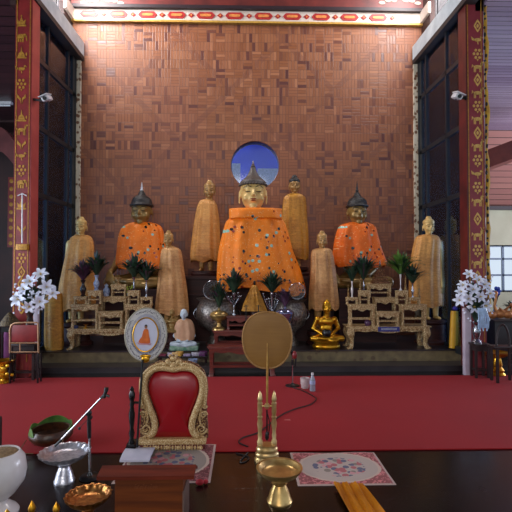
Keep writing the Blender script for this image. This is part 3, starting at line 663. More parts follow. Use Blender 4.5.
# ---- small shiny gold Buddha with bowl
YB = 7.0 ; gb = P(327, 346, 6.82); S = .62; seat = PZ+.13
b = thing('seated_buddha', (gb.x, 6.95, PZ), 'small shiny golden seated Buddha holding a black bowl near the right tiered table', 'buddha statue')
H2 = .19; h2 = Vector((P(326, 0, 6.86).x, 6.86, P(326, 307.5, 6.86).z)); me = seated_body((gb.x, 6.9, seat-.02), .52, H2, h2, .0085, False); attme(me, 'body', GOLD, b)
mb = MB(); mb.ell(h2+Vector((0, .012, .05)), (.062, .068, .055)); mb.ell(h2+Vector((0, .012, .1)), (.025, .025, .025)); att(mb, 'hair', GOLD, b)
mb = MB(); mb.lathe([(.2, PZ), (.215, PZ+.02), (.21, PZ+.05), (.185, PZ+.07), (.2, PZ+.1), (.205, PZ+.13), (.19, PZ+.14)], (gb.x, 6.88, 0), 36, 18, sy=.72); att(mb, 'lotus_base', GOLD, b)
mb = MB(); cbx = gb.x-.02; mb.lathe([(.02, .34), (.05, .345), (.07, .38), (.068, .42), (.055, .44), (.05, .44), (.06, .415), (.045, .37)], (cbx, 6.75, .1), 20); att(mb, 'alms_bowl', BLACK, b)
# ---- little bronze figure between the round fan and the monk
bz = P(172.5, 330, 6.86); b = thing('bronze_figurine', (bz.x, 6.83, PZ), 'small dim bronze seated figurine behind the oval fan and left of the white monk', 'figurine')
h4 = Vector((bz.x, 6.81, P(174, 312.5, 6.81).z)); zs4 = P(174, 332, 6.83).z; me = seated_body((bz.x, 6.83, zs4), .28, .1, h4, .006); attme(me, 'body', BGOLD, b)
MB().lathe([(.07, 0), (.07, .02), (.05, .05), (.05, zs4-PZ-.03), (.08, zs4-PZ)], n=24, sy=.8).build('pedestal', MAR, b)
# ---- small white monk figure on green base
Yw = 6.72; wp = P(183.5, 346, Yw); zt_ = PZ+.03; WM = mat('painted_pale_figure', (196, 208, 216), .5, 0, (170, 182, 196), 12); SKN = mat('peach_robe_paint', (206, 160, 124), .55, 0, (186, 138, 104), 14)
b = thing('monk_figurine', (wp.x, Yw+.08, PZ), 'small white seated monk figurine in peach robe on a green base left of centre', 'figurine')
h3 = Vector((P(184.5, 0, Yw).x, Yw+.04, P(184, 314.2, Yw).z)); me = seated_body((wp.x, Yw+.08, PZ+.06), .4, .15, h3, .008, False); attme(me, 'body', WM, b)
mb = drape([(318.8, 181, 188, .04), (320.5, 177.5, 191.5, .07), (326, 175, 194, .09), (334, 174.5, 195, .1), (339.5, 175.5, 194, .1)], Yw+.08, 7, .09, 60, 4); att(mb, 'robe', SKN, b)
mb = MB(); mb.bbox(wp.x-.2, wp.x+.22, Yw-.05, Yw+.21, PZ, PZ+.075, .02); att(mb, 'base', mat('green_base', (70, 120, 92), .5, 0, (150, 170, 150), 22), b)
# ================================================================ ALTAR TABLES AND OFFERINGS
def altar_table(x0, x1, ytop, zb, Yf, depth, label, group, kind='small', m=GOLDW, name='altar_table', zt=None, cat='altar table'):
    A = P(x0, ytop, Yf); B = P(x1, ytop, Yf); w = B.x-A.x; depth = depth*(.72 if m is GOLDW else 1); zt = zt or A.z; h = zt-zb; cx = (A.x+B.x)/2; cy = Yf+depth/2
    r = thing(name, (cx, cy, zb), label, cat, group); hw, hd = w/2, depth/2; tt = min(.034, h*.2); ap = min(.085, h*.38)
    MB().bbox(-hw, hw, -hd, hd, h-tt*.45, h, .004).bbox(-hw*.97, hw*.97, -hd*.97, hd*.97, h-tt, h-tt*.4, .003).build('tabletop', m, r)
    def apron(L, n):
        pts = [(-L, h-tt), (L, h-tt)]; N = 24
        for k in range(N+1):
            t = 1-2*k/N; d = ap*(.42+.2*abs(sin(n*PI*t))+.42*max(0, 1-abs(t)*4)+.45*max(0, (abs(t)-.8)*5)**2); pts.append((L*t, h-tt-d))
        return pts
    mb = MB(); th = min(.02, depth*.12); i_ = .93
    mb.prism(apron(hw*i_, 2.5), -hd*.94, -hd*.94+th).prism(apron(hw*i_, 2.5), hd*.94-th, hd*.94)
    Mz = Matrix.Rotation(PI/2, 3, 'Z'); mb.prism(apron(hd*.86, 1.5), hw*.94-th, hw*.94, Mz).prism(apron(hd*.86, 1.5), -hw*.94, -hw*.94+th, Mz)
    mb.build('apron', m, r, False)
    lw = max(.014, min(.032, w*.05))
    for sx in (-1, 1):
        for sy in (-1, 1):
            bx, by = sx*(hw*.94-lw), sy*(hd*.92-lw); leg = MB()
            if kind == 'base':
                Q = [(0, h-tt, 1.5), (.25, h*.66, 1.7), (.0, h*.45, 1.15), (-.35, h*.25, .9), (.1, h*.1, 1.1), (.75, h*.04, 1.4), (.8, 0, 1.3)]
            else: Q = [(0, h-tt, 1.1), (0, h*.6, .85), (0, h*.3, .8), (.0, h*.1, 1.0), (.25, 0, 1.15)]
            rs = []
            for q in catm(Q, 3):
                c = Vector((bx+sx*q[0]*lw, by+sy*q[0]*lw*.6, max(0, q[1]))); rs.append([c+Vector((a*lw*q[2], b*lw*q[2], 0)) for a, b in ((-1, -.7), (-.7, -1), (.7, -1), (1, -.7), (1, .7), (.7, 1), (-.7, 1), (-1, .7))])
            leg.rings(rs); leg.build('leg', m, r)
    if kind == 'small' and h > .1:
        mb = MB(); z = h*.34; e = lw*.5
        mb.box(-hw*.9, hw*.9, -hd*.86-e, -hd*.86+e, z-e, z+e).box(-hw*.9, hw*.9, hd*.86-e, hd*.86+e, z-e, z+e).box(-hw*.9-e, -hw*.9+e, -hd*.84, hd*.84, z-e, z+e).box(hw*.9-e, hw*.9+e, -hd*.84, hd*.84, z-e, z+e)
        mb.build('stretcher', m, r)
    if kind == 'base':
        mb = MB(); nb = max(6, int(w/.07))
        for k in range(nb): mb.ell(((k+.5)/nb*w*.92-hw*.92, -hd*.95, h-tt-ap*.25), (.018, .008, .014), 8, 6)
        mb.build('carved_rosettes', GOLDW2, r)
    return r, zt
YL = 6.79
g = 'carved gilt tables of the left tiered altar set'
r, zL = altar_table(66, 154, 329, PZ, YL, .44, 'long low gilt table with curled feet under the left tiered set', g, 'base')
_, zl1 = altar_table(70, 98.5, 304.5, zL, YL+.72*.02, .18, 'wide gilt stand on the left end of the left tiered set', g)
_, zc1 = altar_table(97.5, 123, 311.5, zL, YL+.72*.0, .18, 'low gilt stand at the front middle of the left tiered set', g)
_, zr1 = altar_table(124, 151.5, 304.5, zL, YL+.72*.02, .18, 'wide gilt stand of the left tiered set partly behind the oval fan', g)
_, zc2 = altar_table(99, 127, 296.5, zL, YL+.72*.22, .2, 'tall gilt stand in the middle of the left tiered set, behind the low front one', g)
_, z1 = altar_table(87.3, 101.5, 290.5, zl1, YL+.72*.06, .12, 'small upright gilt stand left of centre on the left tiered set', g)
_, z2 = altar_table(73, 87, 296.5, zl1, YL+.72*.05, .12, 'tiny low gilt stand at the outer left of the left tiered set', g, 'low')
_, z3 = altar_table(127.2, 139.5, 290.5, zr1, YL+.72*.06, .12, 'small upright gilt stand right of centre on the left tiered set', g)
_, z4 = altar_table(140, 152, 297, zr1, YL+.72*.05, .12, 'tiny low gilt stand at the outer right of the left tiered set', g, 'low')
_, z5 = altar_table(110.5, 126, 284.5, zc2, YL+.72*.26, .13, 'topmost small gilt stand of the left tiered set', g)
YR = 6.77; g = 'carved gilt tables of the right tiered altar set'
rR, zR = altar_table(347, 431.5, 326.5, PZ, YR, .46, 'long low gilt table with a blue plaque under the right tiered set', g, 'base')
_, yl1 = altar_table(349, 375.5, 304.5, zR, YR+.72*.02, .2, 'wide gilt stand on the left end of the right tiered set', g)
_, yc1 = altar_table(376.5, 400, 311.5, zR, YR, .16, 'low gilt stand at the front middle of the right tiered set, above the blue plaque', g)
_, yr1 = altar_table(401, 427.5, 304.5, zR, YR+.72*.02, .2, 'wide gilt stand on the right end of the right tiered set', g)
_, yc2 = altar_table(374, 397, 297.5, zR, YR+.72*.24, .19, 'tall middle gilt stand of the right tiered set, one step below the top', g)
_, y1 = altar_table(359, 370.5, 290.5, yl1, YR+.72*.07, .12, 'small upright gilt stand left of the top on the right tiered set', g)
_, y2 = altar_table(346.5, 358.5, 297.5, yl1, YR+.72*.05, .12, 'tiny low gilt stand at the outer left of the right tiered set', g, 'low')
_, y3 = altar_table(396.5, 408.5, 290.5, yr1, YR+.72*.07, .12, 'small upright gilt stand right of the top on the right tiered set', g)
_, y4 = altar_table(409, 421, 297.5, yr1, YR+.72*.05, .12, 'tiny low gilt stand at the outer right of the right tiered set', g, 'low')
_, y5 = altar_table(368, 392, 283.5, yc2, YR+.72*.25, .16, 'topmost gilt stand of the right tiered set, under the gilded pyramid', g)
# blue plaque with white lettering strokes on the front of the right base table
pa, pb = P(378, 326.8, YR), P(399.5, 331.5, YR); l = rR.location
MB().box(pa.x-l.x, pb.x-l.x, -.173, -.163, pb.z-l.z, pa.z-l.z).build('plaque', mat('blue_plaque', (46, 48, 130), .4), rR, False)
mb = MB(); x_ = pa.x-l.x+.05; rnd = random.Random(3)
while x_ < pb.x-l.x-.05:
    zc = (pa.z+pb.z)/2-l.z; mb.tube([(x_, -.176, zc-.014), (x_, -.176, zc+.012), (x_+.008, -.176, zc+.014), (x_+.01, -.176, zc-.004)], .0022, 4)
    if rnd.random() < .4: mb.tube([(x_, -.176, zc+.02), (x_+.009, -.176, zc+.023)], .002, 4)
    x_ += .017
pq = mb.build('plaque_lettering', WHITE, rR)
# gilded pyramid
px = P(380, 283, YR+.72*.33).x; Yp = YR+.72*.33; pz = P(380, 262, Yp).z
r = thing('stepped_pagoda', (px, Yp, y5), 'stepped gilded pagoda on the topmost stand of the right tiered set', 'pagoda model'); h = pz-y5
mb = MB()
for k in range(6):
    t = k/6; w_ = .115*(1-t)+.012; mb.bbox(-w_, w_, -w_*.6, w_*.6, h*.82*t, h*.82*(t+.14), .003)
mb.build('tiers', carved('rose_gilt', (186, 140, 96), (96, 56, 36), 90), r); MB().lathe([(.014, 0), (.02, .02), (.008, .035), (.012, .05), (.003, h*.3)], (0, 0, h*.79), 10).build('finial', SILVER, r)

# ---- leafy tufts in vases
def tuft(root, c, rad, h, n, m, name='leaves', seed=0, lw=.018, parent=None, droop=.25):
    rnd = random.Random(seed); mb = MB(); c = Vector(c)
    for k in range(n):
        a = rnd.uniform(0, 2*PI); t = math.sqrt(rnd.random()); tip = Vector((cos(a)*rad*t, sin(a)*rad*t*.8, h*(1-.35*t)*rnd.uniform(.75, 1))); d0 = tip.normalized()
        side = Vector((-sin(a+rnd.uniform(-.6, .6)), cos(a), 0)).normalized(); prev = None; o = len(mb.v); N = 5; vs = []
        for i in range(N+1):
            u = i/N; p = c+tip*u+Vector((0, 0, h*.12*sin(PI*u)-droop*rad*u*u*t)); w_ = lw*(sin(PI*min(1, u*.86+.1))**.8)*(1 if i < N else .05)
            nrm = side.cross(d0).normalized()*.003; vs += [p-side*w_, p+nrm, p+side*w_, p-nrm]
        fs = []
        for i in range(N):
            for j in range(4): fs.append((i*4+j, i*4+(j+1) % 4, (i+1)*4+(j+1) % 4, (i+1)*4+j))
        fs += [(3, 2, 1, 0), (N*4, N*4+1, N*4+2, N*4+3)]; mb.add(vs, fs)
    return att(mb, name, m, root, parent)
VP = {'tall': [(.3, 0), (.34, .03), (.2, .1), (.24, .2), (.38, .38), (.36, .52), (.18, .68), (.16, .8), (.3, .97), (.34, 1), (.28, .99), (.12, .8)],
      'jar': [(.34, 0), (.38, .03), (.5, .3), (.48, .55), (.26, .72), (.24, .8), (.3, .86), (.26, .92), (.06, 1)],
      'trumpet': [(.4, 0), (.42, .04), (.14, .14), (.12, .3), (.2, .38), (.13, .46), (.16, .7), (.34, .97), (.37, 1), (.3, .97), (.1, .7)]}
def vase_plant(cx, ybase, ylip, ytop, wpx, Y, zb, vk, vm, label, lm=LEAF, rad=None, n=44, seed=1, second=None, vw=None, name='leaf_vase', cat='vase'):
    c = P(cx, ylip, Y); zl = max(c.z, zb+.06); r = thing(name, (c.x, Y, zb), label, cat); hv = zl-zb; k = Y/F; vw = vw or hv*.5
    MB().lathe([(q[0]*vw, q[1]*hv) for q in VP[vk]], (0, 0, 0), 20).build('vase', vm, r)
    top = P(cx, ytop, Y).z; ht = top-zl+.02; tuft(r, (c.x, Y, zl-.02), rad or wpx*k*.82, ht, int(n*1.3), lm, seed=seed, lw=.024)
    if second: tuft(r, (c.x, Y, zl-.02), (rad or wpx*k*.82)*.9, ht*1.02, 20, second, 'tinted_leaves', seed+50, .012)
    return r
BLUEW = mat('blue_white_porcelain', (184, 196, 214), .2, 0, (70, 90, 140), 34); DKV = mat('dark_glazed_vase', (52, 40, 36), .25, 0, (30, 24, 24), 12)
zt1 = z2
vase_plant(83.2, 296.3, 280, 255, 22, YL+.72*.11, z2, 'tall', DKV, 'dark vase of brownish palm leaves, leftmost on the left tiered set', LEAFP, seed=3, second=LEAF)
vase_plant(96.5, 290, 275, 248, 20, YL+.72*.12, z1, 'tall', BLUEW, 'blue and white vase of green leaves on the left tiered set', LEAF, seed=4, second=LEAFP)
vase_plant(134, 290, 277, 248, 24, YL+.72*.12, z3, 'trumpet', SILVER, 'silver vase of green leaves right of the left Buddha hand', LEAF, seed=5, second=LEAFP, vw=.07)
vase_plant(146.5, 297, 280, 256, 22, YL+.72*.11, z4, 'tall', SILVER, 'slim glass vase of purple tipped leaves at the right end of the left tiered set', LEAF, seed=6, second=LEAFP, vw=.05)
vase_plant(363.5, 290, 279, 247, 24, YR+.72*.13, y1, 'tall', SILVER, 'slim vase of dark leaves left on the right tiered set, before the right Buddha', LEAF, seed=7, second=LEAFP, vw=.05)
vase_plant(352, 297, 281, 258, 14, YR+.72*.11, y2, 'tall', PORC, 'small pale vase of dark leaves at the outer left of the right tiered set', LEAF, seed=8, vw=.05, n=22)
vase_plant(400.5, 290, 274, 245, 30, YR+.72*.13, y3, 'trumpet', PORC, 'white vase of fresh green leaves on the right tiered set', LEAFB, seed=9, second=LEAF, vw=.05)
vase_plant(412.5, 297, 283, 259, 22, YR+.72*.11, y4, 'tall', SILVER, 'silver vase of dark leaves at the outer right of the right tiered set', LEAF, seed=10, vw=.05)
# jar, bowl, yellow posy and small gilt spires on the sets
Yj = YL+.72*.25; c = P(106, 297, Yj+.0); r = thing('covered_jar', (c.x, YL+.72*.28, zc2), 'blue and white covered jar left of the topmost left stand', 'jar'); MB().lathe([(q[0]*.1, q[1]*.19) for q in VP['jar']], n=20).build('jar', BLUEW, r); MB().ell((0, 0, .19), (.012, .012, .014), 8, 6).build('knob', SILVER, r)
c = P(118, 284, YL+.72*.32); r = thing('pedestal_cup', (c.x, YL+.72*.32, z5), 'gilt pedestal cup on the topmost stand of the left tiered set', 'cup'); MB().lathe([(.05, 0), (.05, .01), (.015, .03), (.015, .06), (.05, .09), (.058, .11), (.05, .11), (.02, .075)], n=18).build('cup', GOLDW, r)
c = P(131, 300, YL+.72*.1); r = thing('flower_posy', (P(127, 300, YL+.72*.38).x+.03, YL+.72*.36, zc2), 'posy of tiny yellow green blossoms beside the topmost left stand', 'flowers'); mb = MB(); rnd = random.Random(5)
for k in range(26): mb.ell((rnd.uniform(-.06, .06), rnd.uniform(-.04, .0), .07+rnd.uniform(-.03, .1)), (.012, .01, .01), 6, 4)
mb.build('blossoms', mat('yellow_green_blossom', (196, 206, 70), .6, 0, (120, 160, 60), 30), r); MB().lathe([(.02, 0), (.03, .04), (.02, .06)], n=12).build('pot', BLUEW, r)
for (cx_, py, zz, lab, yy, top) in ((360.2, 287, y1, 'thin gilt spire left of the pagoda on the right tiered set', YR+.72*.1, 273), (405.5, 287, y3, 'thin gilt spire right of the pagoda on the right tiered set', YR+.72*.1, 272), (419, 294, y4, 'short gilt spire at the right end of the right tiered set', YR+.72*.09, 284), (348.3, 294, y2, 'short gilt spire at the left end of the right tiered set', YR+.72*.09, 284)):
    c = P(cx_, top, yy); h = c.z-zz; o = MB().lathe([(.02, 0), (.024, h*.08), (.01, h*.16), (.016, h*.3), (.008, h*.45), (.012, h*.55), (.005, h*.75), (.001, h)], n=10).build('gilt_spire', GOLDW2, loc=(c.x, yy, zz)); tag(o, lab, 'ornament', 'gilt spires on the right tiered set')
c = P(366.5, 304, YR+.72*.1); 
# tiny offerings below the stands
o = MB().lathe([(.03, 0), (.05, .03), (.052, .06), (.03, .09), (.004, .11)], n=16).build('purple_offering', mat('purple_glaze', (86, 50, 84), .3), loc=(P(366, 0, YR+.72*.12).x, YR+.72*.12, zR)); tag(o, 'round purple covered pot inside the left stand of the right tiered set', 'pot')
o = MB().lathe([(.03, 0), (.034, .02), (.02, .04), (.03, .07), (.01, .1), (.012, .12), (.001, .135)], n=14).build('gold_figurine', GOLD, loc=(P(377, 0, YR+.72*.32).x-.13, YR+.72*.33, zR)); tag(o, 'tiny golden figurine between the left stands of the right tiered set', 'figurine')
o = MB().lathe([(.03, 0), (.045, .02), (.045, .04), (.02, .05)], n=16).build('blue_bowl', mat('blue_glaze', (60, 76, 120), .25), loc=(P(78.5, 0, YL+.72*.1).x, YL+.72*.1, zL)); tag(o, 'small blue bowl inside the left stand of the left tiered set', 'bowl')
o = MB().lathe([(.035, 0), (.035, .01), (.01, .025), (.01, .04), (.04, .06), (.035, .06)], n=16).build('gold_cup', GOLD, loc=(P(88.5, 0, YL+.72*.1).x, YL+.72*.1, zL)); tag(o, 'little gold cup inside the left stand of the left tiered set', 'cup')

# ---- centre: big engraved bowls, red lacquer stands, pedestal bowls
def bowl_big(cx, Yb, rpx, ytop, label, name='offering_urn'):
    c = P(cx, ytop, Yb); rr = rpx*Yb/F; h = c.z-PZ; r = thing(name, (c.x, Yb, PZ), label, 'urn', 'engraved metal urns before the central Buddha')
    MB().lathe([(rr*.5, 0), (rr*.52, .03), (rr*.3, h*.22), (rr*.35, h*.3), (rr*.85, h*.45), (rr, h*.66), (rr*.92, h*.84), (rr*.8, h*.93), (rr*.98, h), (rr*.92, h*.99), (rr*.7, h*.9), (rr*.6, h*.7)], n=36).build('bowl', DSILVER, r)
    mb = MB()
    for sg in (-1, 1): mb.tube([(sg*rr*.95+sg*.05*sin(PI*k/6), 0, h*.55+h*.24*k/6) for k in range(7)], .009, 6)
    mb.build('handle', SILVER, r); return r
bowl_big(217, 7.12, 21, 298, 'tarnished engraved urn left of the red stands, behind the brass pedestal bowl')
bowl_big(290, 7.12, 17, 299, 'tarnished engraved urn right of the round fan, behind the violet sheen bowl')
for (cx_, cy_, rp, lab) in ((213, 290, 9.5, 'round clear glass plate standing at the left urn'), (297, 291, 8, 'round clear glass plate standing at the right urn')):
    c = P(cx_, cy_, 6.98); c.z = max(c.z, PZ); rr = rp*6.98/F; zb = P(cx_, 299, 7.0).z
    mb = MB(); mb.tube([(rr*cos(2*PI*k/36), 0, rr*sin(2*PI*k/36)) for k in range(37)], .006, 6, False); o = mb.build('glass_plate', SILVER, loc=(c.x, 6.97, c.z)); tag(o, lab, 'plate')
    s = NT('clear_glass'); tr = s.n('ShaderNodeBsdfTransparent'); tr.inputs[0].default_value = (.86, .89, .9, 1); gl = s.n('ShaderNodeBsdfGlossy'); gl.inputs[1].default_value = .15; mx = s.n('ShaderNodeMixShader'); mx.inputs[0].default_value = .03; s.l(tr.outputs[0], mx.inputs[1]); s.l(gl.outputs[0], mx.inputs[2]); s.l(mx.outputs[0], s.t.nodes['Material Output'].inputs[0])
    MB().lathe([(rr*.98, -.002), (rr*.98, .002)], n=32, M=RX).build('glass_disc', s.m, o)
YT = 6.15; g = 'red lacquered stands in front of the central Buddha'
zt0 = P(230, 347, YT).z; altar_table(207, 277, 347, 0.0, YT, .22, 'long red lacquered altar table standing on the floor at the step, behind the round fan', g, 'small', REDWOOD)
_, rz1 = altar_table(212, 277, 330.5, PZ, 6.69, .2, 'middle red lacquered stand, behind the long red floor table', g, 'small', REDWOOD)
_, rz2 = altar_table(226, 254, 316, rz1, 6.72, .14, 'topmost small red lacquered stand left of the round fan', g, 'small', REDWOOD)
def ped_bowl(cx, ybase, yrim, ylid, rpx, Y, zb, m, label, plant=None, seed=1, ptop=278, name='pedestal_bowl'):
    c = P(cx, yrim, Y); k = Y/F; rr = rpx*k; h = c.z-zb; r = thing(name, (c.x, Y, zb), label, 'bowl')
    MB().lathe([(rr*.72, 0), (rr*.7, h*.08), (rr*.3, h*.22), (rr*.2, h*.45), (rr*.3, h*.5), (rr*.22, h*.56), (rr*.8, h*.75), (rr, h*.95), (rr*1.04, h), (rr*.9, h*.98)], n=28).build('bowl', m, r)
    MB().lathe([(rr*.98, h), (rr*.92, h+rr*.22), (rr*.6, h+rr*.42), (rr*.2, h+rr*.5), (rr*.14, h+rr*.62), (.06*rr, h+rr*.8)], n=24).build('lid', m, r)
    return r
b1 = ped_bowl(219, 330, 315, 0, 9.3, 6.8, rz1, BRASS, 'brass covered pedestal bowl with drooping dark leaves left on the middle red stand')
VIO = mat('violet_sheen_metal', (168, 168, 200), .2, .9, (120, 118, 160), 8)
b2 = ped_bowl(285, 330, 313, 0, 9, 6.72, PZ, VIO, 'silver bowl with violet sheen behind the right edge of the round fan')
# leafy tufts of the centre: two grow out of the pedestal bowls, two stand in branched silver vases on the red stands
for rt, cx_, ylid, ytop, mm, sd in ((b1, 219, 307, 274, LEAF, 21), (b2, 286, 306, 281, LEAFP, 24)):
    q = rt.location; zl = P(cx_, ylid, q.y).z; tuft(rt, (q.x, q.y, zl-.02), .2, P(cx_, ytop, q.y).z-zl, 46, mm, seed=sd, lw=.022); tuft(rt, (q.x, q.y, zl-.02), .17, P(cx_, ytop, q.y).z-zl, 16, LEAF if mm is LEAFP else LEAFP, 'tinted_leaves', seed=sd+9, lw=.016)
for rt in (vase_plant(234, 0, 293, 263, 20, 6.79, rz2, 'trumpet', SILVER, 'branched silver vase of purple tipped leaves on the topmost red stand', LEAF, seed=22, second=LEAFP, vw=.07),
           vase_plant(272, 0, 292, 266, 22, 6.8, rz1, 'trumpet', SILVER, 'branched silver vase of green leaves just above the round fan', LEAF, seed=23, vw=.09)):
    zz = P(0, 293, 6.8).z-rt.location.z
    for k in range(7):
        a = 2*PI*k/7+.2; R_ = .1+.035*(k % 2); mb = MB(); mb.tube([(cos(a)*R_*t, sin(a)*R_*t*.5, zz*.45+(zz*.5)*t*t*(.7+.3*(k % 2))+.02*sin(PI*t)) for t in [i/6 for i in range(7)]], .006, 6)
        mb.ell((cos(a)*R_, sin(a)*R_*.5, zz*.45+zz*.5*(.7+.3*(k % 2))+.01), (.018, .014, .018), 8, 6); mb.build('branch', SILVER, rt)
# folded golden cone
Yk = 6.97; c = P(254.5, 285, Yk); zb = P(254, 314, Yk).z; r = thing('wrapped_cone', (c.x, Yk, PZ), 'folded golden cone figure between the centre leaf vases', 'cone offering')
att(drape([(285, 252.5, 256.5, .02), (288, 250.5, 258, .05), (296, 247, 261.5, .08), (304, 243.5, 264.5, .07), (311, 241.5, 267, .07)], Yk, 9, .14, 70, 77, 1), 'folded_cloth', OCHRED, r)
MB().lathe([(.07, 0), (.08, .02), (.06, .05), (.06, zb-PZ+.06)], n=24).build('stand', MAR, r); MB().ell((0, 0, P(254, 283, Yk).z-PZ), (.02, .02, .035), 10, 8).build('finial', HAIR, r)
for (cx_, lab) in ((246, 'small black cross shaped holder left, above the round fan'), (258.5, 'small black cross shaped holder right, above the round fan')):
    Yx = 6.75; c = P(cx_, 306, Yx); zb = PZ; o = MB().box(-.007, .007, -.007, .007, 0, c.z-zb+.02).box(-.035, .035, -.006, .006, c.z-zb-.02, c.z-zb-.006).lathe([(.035, 0), (.03, .015), (.008, .02)], n=12).build('candle_holder', BLACK, loc=(c.x, Yx-.03 if cx_ < 250 else Yx, rz1 if cx_ < 258 else rz1)); 
    zz = rz1; o.data.transform(Matrix.Scale((c.z+.02-zz)/(c.z-zb+.02), 4, (0, 0, 1))); tag(o, lab, 'holder', 'black cross shaped holders')
# ================================================================ FOREGROUND
K = lambda Y: Y/F
# ---- medallion mats
def matmat(name, rose, cream):
    s = NT(name); x, y, z = s.xyz(s.coord('Generated')); u = s.math('SUBTRACT', x, .5); v = s.math('SUBTRACT', y, .5)
    r = s.math('SQRT', s.math('ADD', s.math('POWER', s.math('MULTIPLY', u, 2.0), 2.0), s.math('POWER', s.math('MULTIPLY', v, 2.0), 2.0)))
    co = s.coord(); n1 = s.noise(co, 26, 3); n2 = s.noise(co, 60, 2); fl = s.vor(co, 22); vc = s.n('ShaderNodeTexVoronoi'); s.l(co, vc.inputs['Vector']); vc.inputs['Scale'].default_value = 22
    cr = s.xyz(vc.outputs['Color'])[0]
    r2 = s.math('ADD', r, s.math('MULTIPLY', s.math('SUBTRACT', n1, .5), .12))
    flow = s.ramp(cr, [(0, lin((60, 70, 110))), (.25, lin((176, 70, 84))), (.55, lin((206, 140, 146))), (.8, lin((120, 110, 100))), (.9, lin(cream))], True)
    border = s.mix(s.math('GREATER_THAN', s.math('ADD', n2, s.math('MULTIPLY', n1, .5)), .78), lin(rose), lin(tuple(min(255, v_*1.25+25) for v_ in rose)))
    c1 = s.mix(s.math('MULTIPLY', s.math('LESS_THAN', fl, .55), .8), lin(cream), flow)
    c = s.mix(s.math('GREATER_THAN', r2, .58), c1, lin(cream)); c = s.mix(s.math('GREATER_THAN', r, .84), c, lin((200, 176, 160))); c = s.mix(s.math('GREATER_THAN', r2, .9), c, border)
    m_ = s.math('MAXIMUM', s.math('ABSOLUTE', u), s.math('ABSOLUTE', v)); c = s.mix(s.math('GREATER_THAN', m_, .475), c, lin((186, 160, 150)))
    s.base(c); s.b.inputs['Roughness'].default_value = .85; s.bump(n2, .5, .004); return s.m
def rug(TL, TR, by, zb0, zb1, m, label):
    a = G(*TL, 0); b = G(*TR, 0); y1 = a.y; y0 = G(TL[0], by, 0).y; cx, cy = (a.x+b.x)/2, (y0+y1)/2; mb = MB(); nx, ny = 24, 16; t = .011; vs = []
    for lay in (0, 1):
        for j in range(ny+1):
            for i in range(nx+1):
                u, v = i/nx, j/ny; X = a.x+(b.x-a.x)*u-cx; Y = y0+(y1-y0)*v-cy; e = min(u, 1-u, v, 1-v)
                Z = zb0+(zb1-zb0)*max(0, (Y+cy-3.45)/(y1-3.45) if zb1 > zb0 else 0); Z += (t*(min(1, e*14+.25))+.0025*sin(9*u+4*v)*sin(5*v)) if lay else 0; vs.append((X, Y, Z))
    N = (nx+1)*(ny+1); fs = []
    for j in range(ny):
        for i in range(nx):
            q = j*(nx+1)+i; fs += [(q, q+nx+1, q+nx+2, q+1), (N+q, N+q+1, N+q+nx+2, N+q+nx+1)]
    def strip(idx):
        for p, q in zip(idx, idx[1:]): fs.append((p, q, N+q, N+p))
    strip(list(range(nx+1))); strip([ny*(nx+1)+i for i in range(nx, -1, -1)]); strip([j*(nx+1) for j in range(ny, -1, -1)]); strip([j*(nx+1)+nx for j in range(ny+1)])
    mb.add(vs, fs); o = mb.build('seat_mat', m, loc=(cx, cy, 0)); return tag(o, label, 'mat'), cx, cy
m1, mx1, my1 = rug((134, 447), (216, 447), 484, .001, .014, matmat('old_rose_medallion', (112, 60, 62), (150, 136, 126)), 'medallion patterned seat mat in front of the red throne chair, behind the reading desk')
MB().ell((G(200, 484).x-mx1, G(200, 484).y-my1-.02, .022), (.03, .02, .02), 12, 8).ell((G(200, 484).x-mx1+.04, G(200, 484).y-my1-.005, .018), (.018, .015, .015), 10, 6).build('red_tassel', mat('red_tassel', (190, 30, 44), .7), m1)
rug((290, 453.5), (374.5, 453.5), 486.5, .001, .001, matmat('pale_rose_medallion', (146, 80, 80), (184, 166, 156)), 'pale rose medallion seat mat on bare dark floor right of the brass tray')

# ---- red throne back rest
YC = 3.7; k = K(YC); cz0 = .028; o0 = P(173, 449, YC); ch = thing('throne_chair', (P(173, 449, YC).x, YC, .03), 'red upholstered throne chair with carved gilt frame standing on the left mat', 'chair')
def cp(px, py): p = P(px, py, YC); return (p.x-ch.location.x, p.z-ch.location.z)
half = [(0, 372), (4, 371), (9, 370.3), (15, 370.8), (20, 373), (24, 378), (25.8, 385), (25, 393), (22, 402), (18.5, 410), (15.8, 418), (14.8, 425), (16, 431), (20, 435.5), (21, 437)]
def outline(hf, cxp=174): return [(cxp+a, b) for a, b in hf]+[(cxp-a, b) for a, b in reversed(hf) if a > 0]
pts = outline(half); n = len(pts)
# cushion: domed upholstery filling the outline
c0 = (174, 402); mb = MB(); rs = []
for t, dep in ((1.0, .02), (1.0, -.002), (.93, -.022), (.75, -.036), (.5, -.044), (.25, -.047), (.03, -.048)):
    rs.append([(cp(c0[0]+(a-c0[0])*t, c0[1]+(b-c0[1])*t)[0], dep, cp(c0[0]+(a-c0[0])*t, c0[1]+(b-c0[1])*t)[1]) for a, b in pts])
mb.rings(rs); mb.build('upholstery', mat('red_leatherette', (156, 10, 24), .28, 0, (160, 10, 22), 3, spec=.6), ch)
GFR = carved('throne_gilt', (240, 218, 168), (190, 148, 94), 110, .4, .2, .4)
def sweep(hf, r, y, closed_bottom=False):
    rr = [(a, b) for a, b in hf]; full = [(174-a, b) for a, b in reversed(rr)]+[(174+a, b) for a, b in rr[1:]]
    sm = catm([(a, b) for a, b in full], 4); mb = MB(); mb.tube([(cp(a, b)[0], y, cp(a, b)[1]) for a, b in sm], r, 10); return mb
mo = [(0, 368.2), (4, 367.6), (10, 366.8), (16, 367.3), (22, 370), (27, 376), (29, 385), (28, 394), (25, 403), (21.8, 411), (19, 419), (18.3, 426), (20.5, 432), (25, 434.5)]
sweep(mo, 3.3*k, -.03).build('inner_moulding', GFR, ch)
